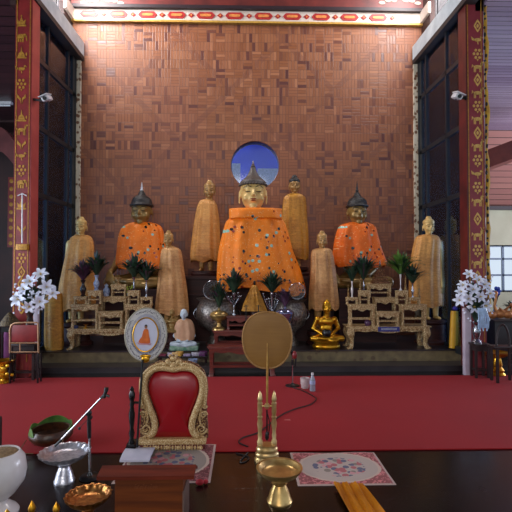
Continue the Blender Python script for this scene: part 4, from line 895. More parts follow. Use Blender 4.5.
mo2 = [(0, 362), (5, 362.5), (12, 362.8), (19, 364.8), (26, 369.5), (31.3, 377), (32.3, 386), (31.8, 396), (30.8, 404)]
sweep(mo2, 1.6*k, -.036).build('outer_moulding', GFR, ch)
# carved back plate
hp = [(0, 357.5), (5, 358), (9, 361), (16, 361.5), (24, 365), (30, 371), (33.2, 379), (34.2, 390), (32.8, 400), (32.8, 412), (33.8, 424), (34.2, 434), (34, 438)]
pl = outline(hp); mb = MB(); mb.prism([cp(a, b) for a, b in pl], .0, .03)
mb.build('carved_back', carved('throne_deep_gilt', (206, 170, 110), (96, 48, 32), 80, .5, .15, 1.0), ch, False)
for sg in (-1, 1):     # scrolls at the sides
    mb = MB()
    for (ax, ay, r0, tn, dr) in ((27.5, 428, 5.6, 1.6, 1), (29.8, 414, 3.6, 1.4, -1), (30.8, 405, 2.4, 1.3, 1), (27, 437, 2.6, 1.2, -1)):
        path = []
        for i in range(22):
            t = i/21; a = dr*(t*tn*2*PI)+(0 if sg > 0 else PI); rr = r0*(1-.8*t); q = cp(174+sg*ax+rr*cos(a)*(1 if sg > 0 else 1), ay+rr*sin(a)*sg); path.append((q[0], -.02-.01*t, q[1]))
        mb.tube(path, [.009*(1-.5*i/21) for i in range(22)], 8)
    q0 = [cp(174+sg*a, b) for a, b in ((30, 398), (27, 408), (25.5, 418), (27, 424))]; mb.tube([(a, -.02, b) for a, b in q0], [.004, .008, .01, .006], 8)
    mb.build('side_scroll', GFR, ch)
mb = MB()
for (a, b, r) in ((0, 357.5, 3.2), (-5, 360.5, 3), (5, 360.5, 3), (-9, 363.5, 2.4), (9, 363.5, 2.4), (0, 364.5, 3.6), (-3, 354.8, 1.6), (3, 354.8, 1.6), (0, 352.8, 1.8), (0, 369, 2.2)):
    q = cp(174+a, b); mb.ell((q[0], -.035, q[1]), (r*k, .02, r*k*.9), 12, 8)
mb.build('crest', GFR, ch)
a = cp(139.5, 437); b = cp(206.5, 442); mb = MB(); mb.bbox(a[0], b[0], -.055, .045, b[1], a[1], .008); mb.build('lower_moulding', GFR, ch)
a = cp(141, 441.5); b = cp(205.5, 450); mb = MB(); mb.bbox(a[0], b[0], -.04, .035, max(.0, b[1]), a[1], .004); mb.build('base_rail', mat('dark_red_rail', (104, 26, 24), .5), ch)
mb = MB()
for i in range(11):
    q = cp(146+i*5.5, 445.6); mb.ell((q[0], -.042, q[1]), (2.3*k if i % 2 == 0 else 1.2*k, .006, 2.2*k), 10, 6)
    if i < 10: q = cp(148.7+i*5.5, 445.6); mb.ell((q[0], -.041, q[1]), (.8*k, .005, 3*k), 8, 6)
mb.build('gilt_rosettes', GFR, ch)
for sg in (-1, 1): MB().tube([(sg*.2, .02, .35), (sg*.2, .2, .0)], .012, 8).build('back_brace', GFR, ch)

# ---- white ceremonial fan on a black stand
YF = 3.68; k = K(YF); c = P(146, 334.5, YF); bs = P(133, 449, YF); fn = thing('ceremonial_fan', (bs.x, YF, .012), 'white oval ceremonial fan with a portrait of a monk on a slim black pole', 'fan'); L = fn.location
TILT = Matrix.Rotation(R(4), 3, 'Y')
def fe(rx, rz, y0, y1, n=56, dx=0, dz=0):
    return [Vector((c.x-L.x+dx, 0, c.z-L.z+dz))+TILT @ Vector((rx*k*cos(2*PI*i/n), 0, rz*k*sin(2*PI*i/n))) for i in range(n)]
def disc(rx, rz, y0, y1, name, m, par=None, dx=0, dz=0):
    r = fe(rx, rz, 0, 0, 56, dx, dz); mb = MB(); mb.rings([[p+Vector((0, y0, 0)) for p in r], [p+Vector((0, y1, 0)) for p in r]]); return mb.build(name, m, par or fn)
pn = disc(20.5, 26.2, -.008, .008, 'fan_panel', mat('ivory_silk', (206, 200, 196), .7, 0, (190, 182, 180), 30))
r = fe(20.3, 26, 0, 0); mb = MB(); mb.tube([p+Vector((0, -.004, 0)) for p in r+[r[0]]], .0065, 6, False); mb.build('piping', mat('silver_piping', (180, 170, 150), .5, .2), fn, True)
disc(15.2, 20.3, -.0125, -.008, 'inner_band', mat('pearl_silk', (178, 174, 182), .6, 0, (150, 146, 158), 60), pn)
r = fe(12.3, 16.6, 0, 0); mb = MB(); mb.tube([p+Vector((0, -.014, 0)) for p in r+[r[0]]], .006, 8, False); mb.build('gold_oval_rim', GOLD, fn)
ph = disc(11.8, 16, -.0155, -.0125, 'portrait', mat('pale_portrait_ground', (206, 204, 220), .5, 0, (196, 190, 210), 6), pn)
def poly(pts, name, m, y): 
    mb = MB(); mb.prism([tuple(((lambda q: (q.x+c.x-L.x, q.z+c.z-L.z))(TILT @ Vector((a*k, 0, b*k))))) for a, b in pts], y-.0015, y); return mb.build(name, m, pn, False)
poly([(-6.5, -7.5), (-5.5, -5), (-3.5, -2), (-2.6, 3), (-1.5, 5.6), (1, 6.2), (2.6, 4.5), (3.4, 0), (4.6, -4), (5.2, -7.5), (3, -8.5), (-4, -8.6)], 'portrait_robe', mat('portrait_orange', (226, 112, 30), .6, 0, (196, 84, 26), 30), -.0165)
poly([(1.4*cos(2*PI*i/14)-.2, 8+1.9*sin(2*PI*i/14)) for i in range(14)], 'portrait_face', mat('portrait_skin', (150, 96, 66), .6), -.0168)
poly([(1.5*cos(PI*i/8)-.2, 8.5+1.7*sin(PI*i/8)) for i in range(9)], 'portrait_hair', mat('portrait_dark', (60, 44, 40), .6), -.0172)
poly([(-8, -8), (6.5, -8), (5.5, -10), (-6, -10)], 'portrait_cushion', mat('portrait_pink', (206, 150, 160), .6), -.0160)
rnd = random.Random(8)
def band_text(rx, rz, a0, a1, n, h, name, y):
    mb = MB()
    for i in range(n):
        a = a0+(a1-a0)*i/(n-1); e = Vector((rx*k*cos(a), 0, rz*k*sin(a))); rad = Vector((cos(a)/rx, 0, sin(a)/rz)).normalized(); tan = Vector((-rad.z, 0, rad.x))
        for st in range(rnd.choice((2, 3))):
            p0 = e+rad*rnd.uniform(-h, h)*k+tan*rnd.uniform(-.45, .45)*k; p1 = p0+rad*rnd.choice((-1, 1))*h*k*.9 if st else p0+tan*.8*k
            mb.tube([Vector((c.x-L.x, y, c.z-L.z))+TILT @ p0, Vector((c.x-L.x, y, c.z-L.z))+TILT @ p1], .0021, 4)
    mb.build(name, mat('dark_lettering', (52, 44, 66), .6), pn, False)
band_text(17.7, 23.2, R(-215), R(35), 62, .95, 'lettering_outer', -.0095); band_text(13.9, 18.6, R(-200), R(20), 42, .6, 'lettering_inner', -.0135); band_text(17.7, 23.2, R(45), R(125), 1+18, .95, 'lettering_lower', -.0095)
q = Vector((c.x-L.x, -.012, c.z-L.z-24*k)); MB().ell(q, (4*k, .012, 3.6*k), 14, 8).ell(q+Vector((0, 0, 3*k)), (5.5*k, .01, 1.8*k), 12, 6).build('gold_boss', GOLD, fn)
pb_ = P(138.6, 446, YF); MB().tube([(c.x-L.x-.02, -.03, c.z-L.z-24*k), (pb_.x-L.x, -.055, .05)], .0085, 8).build('pole', BLACK, fn)
DKL = mat('black_lacquer', (20, 18, 20), .25)
bx = P(132.3, 440, YF).x-L.x; tz = P(132, 386, YF).z-L.z
MB().lathe([(.02, .06), (.028, .08), (.016, .11), (.024, .15), (.015, .19), (.022, .24), (.026, .3), (.015, .36), (.02, .38), (.014, .4), (.024, .43), (.026, .46), (.014, tz-.03), (.018, tz-.02), (.002, tz+.005)], (bx, -.02, 0), 14).build('baluster', DKL, fn)
mb = MB(); x0 = P(126, 449, YF).x-L.x; x1 = P(138.5, 449, YF).x-L.x
for i, (f_, z0_, z1_) in enumerate(((0, 0, .028), (.008, .028, .05), (.016, .05, .075))): mb.bbox(x0+f_, x1-f_, -.08+f_, .08-f_, z0_, z1_, .006)
mb.box(bx, pb_.x-L.x, -.01, .01, tz-.14, tz-.125); mb.build('base', DKL, fn)

# ---- talipot fan on gilded twin-post stand
YT2 = 3.5; k = K(YT2); bs = P(267, 459, YT2); tf = thing('palm_leaf_fan', (bs.x, YT2, 0), 'large tan round palm leaf fan upright in a gilt twin post stand', 'fan'); L = tf.location
cf = P(267.3, 339, YT2); n = 64
def fp(i, s_=1.0, y=0):
    a = 2*PI*i/n; ca, sa = cos(a), sin(a); w_ = 24.6*(1-.07*(sa < 0)*abs(sa)); h_ = 29.2 if sa < 0 else 27; e = .86
    return Vector((cf.x-L.x+math.copysign(abs(ca)**e, ca)*w_*k*s_, y, cf.z-L.z+math.copysign(abs(sa)**e, sa)*h_*k*s_))
s = NT('talipot_leaf'); x, y, z = s.xyz(s.coord()); g_ = s.noise(s.comb(s.math('MULTIPLY', x, 6), y, s.math('MULTIPLY', z, 60)), 1.0, 4); h_ = s.noise(s.coord(), 5, 3)
s.base(s.mix(s.math('ADD', s.math('MULTIPLY', g_, .6), s.math('MULTIPLY', h_, .4)), lin((116, 76, 26)), lin((166, 114, 44)))); s.b.inputs['Roughness'].default_value = .55; s.bump(g_, .4, .003); TAL = s.m
mb = MB(); mb.rings([[fp(i, .98, .006) for i in range(n)], [fp(i, 1, .004) for i in range(n)], [fp(i, 1, -.004) for i in range(n)], [fp(i, .96, -.007) for i in range(n)], [fp(i, .5, -.009) for i in range(n)]]); mb.build('fan_leaf', TAL, tf)
mb = MB(); mb.tube([fp(i, .99, -.002) for i in range(n+1)], .0085, 8, False); mb.build('rim', mat('fan_rim', (170, 122, 62), .5, 0, (140, 96, 46), 30), tf)
zt_ = P(0, 344, YT2).z-L.z; zb_ = P(0, 408, YT2).z-L.z; MB().tube([(cf.x-L.x, -.012, zt_), (cf.x-L.x, -.013, P(0, 366, YT2).z-L.z), (0, -.004, zb_)], [.004, .009, .008], 8).build('handle', mat('cane_handle', (196, 150, 76), .4, .2, (160, 110, 50), 20), tf)
GS = mat('pale_gilt_metal', (222, 192, 138), .3, .65, (180, 142, 84), 12)
for sg in (-1, 1):
    X = sg*7*k; z1 = P(0, 392.5, YT2).z-L.z; mb = MB(); q = [(0, 1.0), (.0, .1)]
    mb.lathe([(.022, .12), (.024, .15), (.015, .165), (.018, .2), (.015, .21), (.018, .25), (.023, .285), (.016, .32), (.022, .335), (.015, .345), (.019, .37), (.019, .43), (.022, .44), (.015, .45), (.02, .465), (.021, .475), (.012, z1-.02), (.001, z1)], (X, 0, 0), 16); mb.build('post', GS, tf)
mb = MB(); mb.lathe([(12.4*k, 0), (12.6*k, .02), (11*k, .035), (11.8*k, .045), (11.8*k, .06), (10.2*k, .072), (10.8*k, .085), (10.6*k, .1), (9.4*k, .11), (9.8*k, .125), (.5*k, .126)], n=32, sy=.7); mb.build('base', GS, tf)
MB().lathe([(.012, -.02), (.022, -.005), (.03, 0), (.022, .008), (.012, .022)], (0, 0, zb_), 14).tube([(-7*k, 0, zb_), (7*k, 0, zb_)], .007, 8).build('crossbar', GS, tf)
MB().tube([(0, 0, zb_-.03), (0, 0, .2)], .006, 8).lathe([(.005, 0), (.016, .02), (.012, .06), (.004, .07)], (0, 0, .155), 12).tube([(.012, -.01, .2), (.022, -.01, .29), (.004, -.01, .36)], .004, 6).build('black_fork', BLACK, tf)

# ---- pedestal trays
def tray(px, pyb, pyr, rpx, Y, m, label, flute=0, name='pedestal_tray', foot=.4, inner=None):
    b = P(px, pyb, Y); c = P(px, pyr, Y); k = K(Y); rr = rpx*k; h = c.z; r = thing(name, (b.x, Y, 0), label, 'tray')
    fa = .004 if flute else 0; f1 = .035 if flute else 0
    MB().lathe([(rr*foot, 0), (rr*foot*1.02, .008), (rr*foot*.92, .02), (rr*foot*.76, h*.3), (rr*foot*.5, h*.5), (rr*foot*.66, h*.56), (rr*foot*.5, h*.6), (rr*foot*.5, h*.7)], n=36).build('foot', m, r)
    mb = MB(); mb.lathe([(rr*.2, h*.68), (rr*.6, h*.71), (rr*.82, h*.81), (rr*1.0, h*.96, f1), (rr*1.02, h, f1), (rr*.92, h*.99, f1), (rr*.82, h*.89), (rr*.74, h*.84), (rr*.4, h*.83), (.01, h*.83)], n=96 if flute else 44, flute=flute, fa=fa); mb.build('dish', m, r); return r, h
tray(279.5, 500, 467, 22.6, 2.9, BRASS, 'plain brass pedestal tray on the dark floor before the palm leaf fan stand', 0, foot=.55)
FS = mat('bright_silver_relief', (232, 230, 236), .3, .75, (170, 168, 180), 36, .9, dist=.004)
tray(64.5, 478, 451, 23.5, 3.2, FS, 'scalloped silver pedestal tray beside the microphone stand', 18, foot=.42)
CG = mat('copper_gold_relief', (220, 160, 90), .28, .9, (150, 84, 40), 36, .9, dist=.004)
r_, _ = tray(88, 527, 494, 21.5, 2.62, CG, 'scalloped copper gold pedestal tray at the bottom edge left of the desk', 18, foot=.45)
# ---- white urn
Yu = 2.8; k = K(Yu); b = P(-1, 508, Yu); r = thing('incense_urn', (b.x, Yu, 0), 'glossy white porcelain incense urn at the bottom left corner', 'urn'); h = P(0, 452, Yu).z
MB().lathe([(.11, 0), (.112, .012), (.1, .03), (.05, .07), (.048, .085), (.09, .12), (.14, .19), (.152, .25), (.14, h-.04), (.115, h-.005), (.112, h), (.104, h), (.1, h-.03), (.01, h-.035)], n=40).build('bowl', PORC, r)
MB().lathe([(.1, h-.03), (.098, h-.005), (.06, h+.006), (.005, h+.01)], n=30).build('ash', mat('incense_ash', (150, 124, 86), .9, 0, (110, 84, 56), 60, .6), r)
# ---- brown woven pot with leaf
Yp = 3.86; b = P(51, 446, Yp); r = thing('woven_basket', (b.x, Yp, .012), 'round dark brown basket with a green leaf rim behind the silver tray', 'basket'); k = K(Yp); h = P(0, 428, Yp).z-.012; rr = 20.5*k
MB().lathe([(rr*.5, 0), (rr*.8, h*.2), (rr*.98, h*.5), (rr*.99, h*.75), (rr*.86, h*.97), (rr*.8, h*.95), (rr*.88, h*.5), (rr*.5, h*.15)], n=36).build('bowl', mat('brown_weave', (82, 46, 26), .35, 0, (44, 24, 16), 30, .3), r)
mb = MB(); N = 14
for (a0, a1, zz, w_) in ((PI*.75, PI*1.25, h*.75, .06), (PI*.25, PI*.85, h*.98, .05), (PI*-.1, PI*.4, h*.95, .04), (PI*1.1, PI*1.35, h*.8, .05)):
    vs = []; fs = []
    for i in range(N+1):
        a = a0+(a1-a0)*i/N; w2 = w_*sin(PI*(i+.3)/(N+.6)); 
        for q in (-1, 0, 1): vs.append((cos(a)*(rr*.98-.25*abs(q)*w2), sin(a)*(rr*.98-.25*abs(q)*w2), zz+q*w2*1.1))
        for q in (1, 0, -1): vs.append((cos(a)*(rr*.95-.25*abs(q)*w2), sin(a)*(rr*.95-.25*abs(q)*w2), zz+q*w2*1.1))
    for i in range(N):
        for j in range(6): fs.append((i*6+j, i*6+(j+1) % 6, (i+1)*6+(j+1) % 6, (i+1)*6+j))
    mb.add(vs, fs+[tuple(range(5, -1, -1)), tuple(N*6+j for j in range(6))])
mb.build('leaf_rim', LEAFB, r)
MB().tube([(-rr*.9+.0, -.1, h*.5), (-rr*.95, -.2, h*.1), (-rr*.6, -.26, .02), (-rr*.2, -.24, .01)], .004, 6).tube([(rr*.8, -.1, h*.6), (rr*.9, -.18, h*.2), (rr*.7, -.22, .02)], .005, 6).build('handle_cord', mat('rattan', (120, 84, 50), .6), r)
# ---- left microphone stand with boom
Ym = 3.25; k = K(Ym); b = P(90, 473, Ym); r = thing('microphone_stand', (b.x, Ym, 0), 'grey microphone stand with slanted boom arm left of the throne chair', 'microphone stand'); L = r.location
def mp_(px, py, dy=0): p = P(px, py, Ym+dy); return (p.x-L.x, dy, p.z)
MB().lathe([(.07, 0), (.073, .006), (.066, .014), (.02, .02), (.012, .04)], n=30).build('base', BLACK, r)
MB().tube([(0, 0, .02), mp_(89.5, 435)], .0085, 10).build('pole', CHROME, r)
MB().tube([mp_(89.4, 438), mp_(89, 421)], [.013, .015], 12).build('grip', BLACK, r)
MB().tube([mp_(89, 421), mp_(88.5, 414)], .011, 10).ell(mp_(88.5, 413), (.024, .02, .022), 14, 8).lathe([(.012, -.03), (.016, -.02), (.016, 0), (.012, .004)], mp_(89.5, 418), 12, M=RX).build('clutch', BLACK, r)
MB().tube([mp_(61, 440, -.02), mp_(102, 397, -.02)], .0062, 10).build('boom', CHROME, r)
MB().tube([mp_(55, 446, -.02), mp_(61.5, 439.5, -.02)], .009, 8).build('counterweight', BLACK, r)
MB().tube([mp_(101, 398, -.02), mp_(104.5, 394.5, -.02)], .009, 8).tube([mp_(104, 398, -.02), mp_(106.5, 389, -.02)], .012, 10).tube([mp_(106, 391, -.02), mp_(106.5, 387.5, -.02)], [.016, .014], 10).tube([mp_(103.5, 394, -.02), mp_(109.5, 396.5, -.02)], .009, 8).build('microphone_clip', BLACK, r)
MB().tube([mp_(88, 419, -.02), mp_(82, 425, -.03), mp_(79.5, 428, -.03)], .0025, 6).ell(mp_(79.3, 428.5, -.03), (.01, .008, .01), 8, 6).build('screw', BLACK, r)
# ---- small microphone stand on carpet
Ys = 5.6; b = P(292.5, 386.5, Ys); r = thing('microphone_stand', (b.x, Ys, .012), 'short microphone stand on the red carpet behind the palm leaf fan', 'microphone stand'); k = K(Ys)
MB().lathe([(.09, 0), (.09, .012), (.03, .022), (.012, .04)], n=24, sy=.8).build('base', BLACK, r)
zt_ = P(0, 352, Ys).z-.012; MB().tube([(0, 0, .02), (0, 0, zt_)], .009, 8).build('pole', CHROME, r)
MB().tube([(0, 0, zt_*.6), (0, 0, zt_*.75)], .015, 8).tube([(0, 0, zt_-.05), (-.03, -.02, zt_+.02), (-.01, -.04, zt_+.06)], .014, 8).tube([(.0, 0, zt_-.02), (.04, -.02, zt_-.1), (.03, -.01, zt_-.2)], .011, 8).build('microphone_holder', BLACK, r)
MB().ell((.025, -.02, zt_-.05), (.03, .03, .05), 12, 8).build('red_sleeve', REDLAC, r)
pts = [G(*p_, .014) for p_ in ((293, 388), (303, 391), (314, 397), (316, 400), (310, 405), (296, 409), (282, 415), (270, 424), (258, 433), (243, 438), (239, 443), (248, 447))]
pts = [Vector((p_.x, p_.y, .018)) for p_ in pts if p_.y > 3.7]; sm = [Vector(q) for q in catm([tuple(p_) for p_ in pts], 5)]
o = MB().tube(sm, .006, 6).build('microphone_cable', BLACK); tag(o, 'thin black cable curling over the red carpet from the short microphone stand', 'cable')
pts = [G(*p_, 0) for p_ in ((236, 454), (244, 456), (249, 458), (246, 462), (240, 463), (243, 458), (248, 453))]; o = MB().tube([Vector(q) for q in catm([(p_.x, p_.y, .006) for p_ in pts], 5)], .005, 6).build('cable_loop', BLACK); tag(o, 'small loop of black cable on the dark floor left of the palm fan stand', 'cable')
# bottle, cup, scrap
Yb_ = 5.38; b = P(312.5, 391, Yb_); k = K(Yb_); r = thing('water_bottle', (b.x, Yb_, .012), 'clear plastic water bottle standing on the red carpet', 'bottle'); hb = 18*k
PLS = mat('clear_plastic', (206, 212, 224), .12, 0, (180, 188, 204), 12, spec=.8, trans=.55)
MB().lathe([(.03, 0), (.034, .01), (.034, hb*.25), (.031, hb*.3), (.034, hb*.35), (.034, hb*.62), (.014, hb*.85), (.014, hb*.9)], n=20).build('bottle_body', PLS, r)
MB().lathe([(.016, hb*.88), (.017, hb*.99), (.003, hb)], n=16).build('cap', WHITE, r); MB().lathe([(.0348, hb*.38), (.0348, hb*.58)], n=20, cap0=False, cap1=False).build('label_band', mat('pale_blue_label', (170, 180, 214), .4), r)
b = P(305.5, 390, 5.45); o = MB().lathe([(.04, 0), (.045, .005), (.055, .08), (.058, .125), (.054, .125), (.05, .08), (.03, .01)], n=18, flute=5, fa=0).build('plastic_cup', mat('cloudy_plastic', (206, 190, 186), .35, 0, (180, 150, 150), 20), loc=(b.x, 5.5, .012)); tag(o, 'cloudy plastic cup on the red carpet directly left of the water bottle', 'cup')
q = G(287, 421.5); MB().box(0, 0, 0, 0, 0, 0); o = MB().add([(-.03, .0, .001), (.035, -.01, .001), (.03, .016, .004), (-.02, .014, .002), (-.03, .0, .0), (.035, -.01, .0), (.03, .016, .003), (-.02, .014, .001)], [(0, 1, 2, 3), (7, 6, 5, 4), (0, 4, 5, 1), (1, 5, 6, 2), (2, 6, 7, 3), (3, 7, 4, 0)]).build('paper_scrap', mat('pinkish_paper', (206, 110, 104), .7), loc=(q.x, q.y, .013)); tag(o, 'tiny pale paper scrap on the red carpet right of the fan stand', 'scrap')
# ---- reading desk
Yd = 2.5; bs = P(146, 500, 2.72); r = thing('reading_desk', (P(148, 500, 2.6).x, 2.72, 0), 'low brown wooden reading desk with sloping top at the bottom edge', 'desk'); L = r.location
BW = wood('brown_desk_wood', (120, 46, 26), (84, 30, 18), .6, 2.5, spec=.15); zf = P(0, 478, Yd).z; ybk = 2.6; zbk = P(0, 466.5, ybk).z
x0 = P(96.5, 479, Yd).x-L.x; x1 = P(194, 479, Yd).x-L.x; y0 = Yd-L.y; y1 = ybk-L.y; t = .02
mb = MB(); mb.add([(x0, y0, zf-t), (x1, y0, zf-t), (x1, y1, zbk-t), (x0, y1, zbk-t), (x0, y0, zf), (x1, y0, zf), (x1, y1, zbk), (x0, y1, zbk)], [(3, 2, 1, 0), (4, 5, 6, 7), (0, 1, 5, 4), (1, 2, 6, 5), (2, 3, 7, 6), (3, 0, 4, 7)]); mb.add([(x0+.01, y1, zbk-t), (x1-.01, y1, zbk-t), (x1-.02, y1+.28, zbk-.13-t), (x0+.02, y1+.28, zbk-.13-t), (x0+.01, y1, zbk), (x1-.01, y1, zbk), (x1-.02, y1+.28, zbk-.13), (x0+.02, y1+.28, zbk-.13)], [(3, 2, 1, 0), (4, 5, 6, 7), (0, 1, 5, 4), (1, 2, 6, 5), (2, 3, 7, 6), (3, 0, 4, 7)]); mb.build('sloping_top', BW, r, False)
mb = MB(); xa = P(115, 479, 2.58).x-L.x; xb = P(183, 479, 2.58).x-L.x; ya, yb = 2.58-L.y, 2.82-L.y
zf2, zb2 = zf-.012, zbk-.13
mb.add([(xa, ya, 0), (xb, ya, 0), (xb, yb, 0), (xa, yb, 0), (xa, ya, zf2), (xb, ya, zf2), (xb, yb, zb2), (xa, yb, zb2)], [(3, 2, 1, 0), (4, 5, 6, 7), (0, 1, 5, 4), (1, 2, 6, 5), (2, 3, 7, 6), (3, 0, 4, 7)]); mb.build('desk_body', wood('brown_panel_wood', (124, 60, 20), (86, 38, 14), .5, 2, spec=.25), r, False)
MB().box(xb-.002, xb+.006, ya-.003, yb, 0, zb2-.01).build('corner_strip', mat('worn_grey_edge', (120, 92, 80), .5), r, False)
mb = MB(); zc = P(0, 489, 2.58).z; x_ = P(138, 0, 2.58).x-L.x; rnd = random.Random(4)
for i in range(9):
    yy = ya-.001; s1 = rnd.choice((.008, .011)); mb.tube([(x_, yy, zc-.008), (x_, yy, zc+s1*.7), (x_+.006, yy, zc+s1), (x_+.009, yy, zc-.006)], .0013, 4)
    if i % 3 == 0: mb.tube([(x_, yy, zc+.015), (x_+.007, yy, zc+.017)], .0011, 4)
    x_ += .0145
mb.build('faded_lettering', mat('faded_gilt_letters', (150, 78, 32), .5), r)
# paper on the mat
a = G(119.5, 466, 0); b = G(149, 466, 0); y1_ = G(120, 451.5).y; N = 10; vs = []; fs = []
for j in range(N+1):
    v = j/N; yy = (y1_-a.y)*v
    for i in range(3):
        X = (b.x-a.x)*i/2; vs.append((X, yy, .02+.022*sin(PI*v)**.8*(.6+.4*(i == 0)))); 
mb = MB(); top_ = len(vs); vs2 = vs+[(p[0], p[1], max(.0, p[2]-.014)) for p in vs]
for j in range(N):
    for i in range(2): q = j*3+i; fs += [(q, q+1, q+4, q+3), (top_+q, top_+q+3, top_+q+4, top_+q+1)]
    fs += [(j*3, j*3+3, top_+j*3+3, top_+j*3), (j*3+2, top_+j*3+2, top_+j*3+5, j*3+5)]
fs += [(0, top_, top_+1, 1), (1, top_+1, top_+2, 2), (N*3, N*3+1, top_+N*3+1, top_+N*3), (N*3+1, N*3+2, top_+N*3+2, top_+N*3+1)]
o = mb.add(vs2, fs).build('paper_sheets', mat('white_paper', (214, 210, 224), .7, 0, (196, 192, 210), 8), loc=(a.x, a.y, .022)); tag(o, 'white paper sheets curling on the mat at the left foot of the throne', 'paper')
# ---- saffron cloth
mb = MB(); nx, ny = 26, 22; vs = []
for lay in (0, 1):
    for j in range(ny+1):
        v = j/ny
        for i in range(nx+1):
            u = i/nx; y_ = 483+v*46; xa_ = 333.5+v*22+v*v*6; xb_ = 362+v*36; g = G(xa_+(xb_-xa_)*u, y_, .03)
            z = .034+.007*sin(u*19+2.6*v+sin(5*v))+.004*sin(u*43+5*v)-.012*v; vs.append((g.x, g.y, max(.002, z)-(.006 if lay else 0)))
N = (nx+1)*(ny+1); fs = []
for j in range(ny):
    for i in range(nx): q = j*(nx+1)+i; fs += [(q, q+nx+1, q+nx+2, q+1), (N+q, N+q+1, N+q+nx+2, N+q+nx+1)]
for i in range(nx): fs += [(i, i+1, N+i+1, N+i), (ny*(nx+1)+i+1, ny*(nx+1)+i, N+ny*(nx+1)+i, N+ny*(nx+1)+i+1)]
for j in range(ny): q = j*(nx+1); fs += [(q+nx+1, q, N+q, N+q+nx+1), (q+nx, q+2*nx+1, N+q+2*nx+1, N+q+nx)]
cl = mb.add(vs, fs).build('folded_cloth', mat('saffron_satin', (222, 140, 16), .32, 0, (196, 112, 10), 8, .15)); tag(cl, 'pleated saffron satin cloth spread over the lower edge of the right mat', 'cloth'); rebase(cl, (G(350, 500).x, G(350, 500).y, 0))
# ---- dark chair back edge at the far left, brass buds at the bottom
Ye = 3.3; b = P(-4, 455, Ye); o = MB().bbox(-.07, .075, -.03, .03, 0, P(0, 416, Ye).z, .03).build('floor_backrest', mat('dark_brown_leather', (40, 28, 26), .5)); o.location = (P(-4, 0, Ye).x, Ye, 0); tag(o, 'dark padded backrest cut off by the left edge', 'backrest')
for i, (px_, py_) in enumerate(((32, 500.5), (56.5, 501.5), (7, 509))):
    Yq = 2.62; c = P(px_, py_, Yq); h = c.z; o = MB().lathe([(.03, 0), (.032, .01), (.01, .03), (.008, h*.55), (.016, h*.62), (.022, h*.74), (.014, h*.86), (.006, h*.94), (.001, h)], n=18).build('brass_candlestick', GOLD, loc=(c.x, Yq, 0))
    tag(o, ('small brass bud finial at the bottom edge left of the copper tray, middle of three', 'small brass bud finial at the bottom edge nearest the copper tray', 'small brass bud finial beneath the white urn')[i], 'finial', 'brass bud finials at the bottom edge')

# ---- offerings left of the red stands: folded cloths and bowl on the step
Yo = 6.56; a = P(158, 357, Yo); b = P(208, 357, Yo); zc = .08; r = thing('offering_tray', ((a.x+b.x)/2, Yo, zc), 'low dark tray on the step beneath the monk figurine', 'tray'); w_ = (b.x-a.x)/2
zt_ = P(0, 357.5, Yo-.08).z-zc; MB().bbox(-w_, w_, -.08, .1, zt_-.02, zt_, .005).build('tray_top', DKL, r)
for sx in (-1, 1):
    for sy in (-.07, .08): MB().box(sx*(w_-.03)-.012, sx*(w_-.03)+.012, sy-.01, sy+.01, 0, zt_-.018).build('leg', DKL, r)
cols = [(120, 30, 60), (206, 196, 216), (214, 160, 60), (170, 150, 190), (196, 190, 206), (90, 40, 90)]; names = ('maroon', 'white', 'yellow', 'lilac', 'pale grey', 'purple')
for i, cc in enumerate(cols):
    x_ = -w_+.07+i*(2*w_-.14)/5; o = MB().bbox(-.05, .05, -.06, .05, 0, .022+.018*(i % 3), .008, M=Matrix.Rotation(.3*sin(i*2.1), 3, 'Z')).build('folded_packet', mat(names[i].replace(' ', '_')+'_wrap', cc, .35, 0, tuple(v*.7 for v in cc), 40, .3)); o.location = ((a.x+b.x)/2+x_, Yo+.0, zc+zt_); tag(o, names[i]+' wrapped packet on the low dark tray beneath the monk figurine', 'packet', 'wrapped packets on the low tray')
b = P(193, 368, 6.43); o = MB().lathe([(.03, 0), (.032, .012), (.022, .02), (.06, .06), (.068, .1), (.06, .1), (.03, .03)], n=20).build('blue_white_bowl', BLUEW, loc=(b.x, 6.43, .08)); tag(o, 'blue and white bowl on the step in front of the wrapped packets', 'bowl')
b = P(238, 360, 6.5); o = MB().bbox(-.075, .075, -.05, .05, 0, .014, .003).build('booklet', mat('grey_blue_cover', (150, 158, 176), .4, 0, (70, 84, 100), 30), loc=(b.x, 6.55, .08)); tag(o, 'grey blue booklet lying on the step under the red floor table', 'booklet')

# ---- lilies
def lily(c, nrm, s, parent, name='lily', m=PETAL):
    q = Vector(nrm).normalized().to_track_quat('Z', 'Y').to_matrix(); mb = MB()
    for kx in range(6):
        a = kx*PI/3; d = Vector((cos(a), sin(a), 0)); sd = Vector((-sin(a), cos(a), 0)); vs = []; N = 6
        for i in range(N+1):
            u = i/N; p = d*(s*(.06+.94*u**1.1))+Vector((0, 0, s*(.45*sin(PI*.62*u)-.15*u*u))); w_ = s*.23*sin(PI*min(1, .1+.88*u))**.8+.001
            for e in (p-sd*w_+Vector((0, 0, w_*.3)), p, p+sd*w_+Vector((0, 0, w_*.3)), p-Vector((0, 0, .003))): vs.append(Vector(c)+q @ e)
        fs = [(i*4+j, i*4+(j+1) % 4, i*4+4+(j+1) % 4, i*4+4+j) for i in range(N) for j in range(4)]+[(3, 2, 1, 0), (N*4, N*4+1, N*4+2, N*4+3)]; mb.add(vs, fs)
    mb.cur = 1
    for kx in range(3): mb.tube([Vector(c), Vector(c)+q @ Vector((s*.12*cos(kx*2.1), s*.12*sin(kx*2.1), s*.5))], .004, 5)
    return mb.build(name, [m, mat('stamen', (206, 170, 70), .6)] if 'stamen' not in D.materials else [m, D.materials['stamen']], parent)
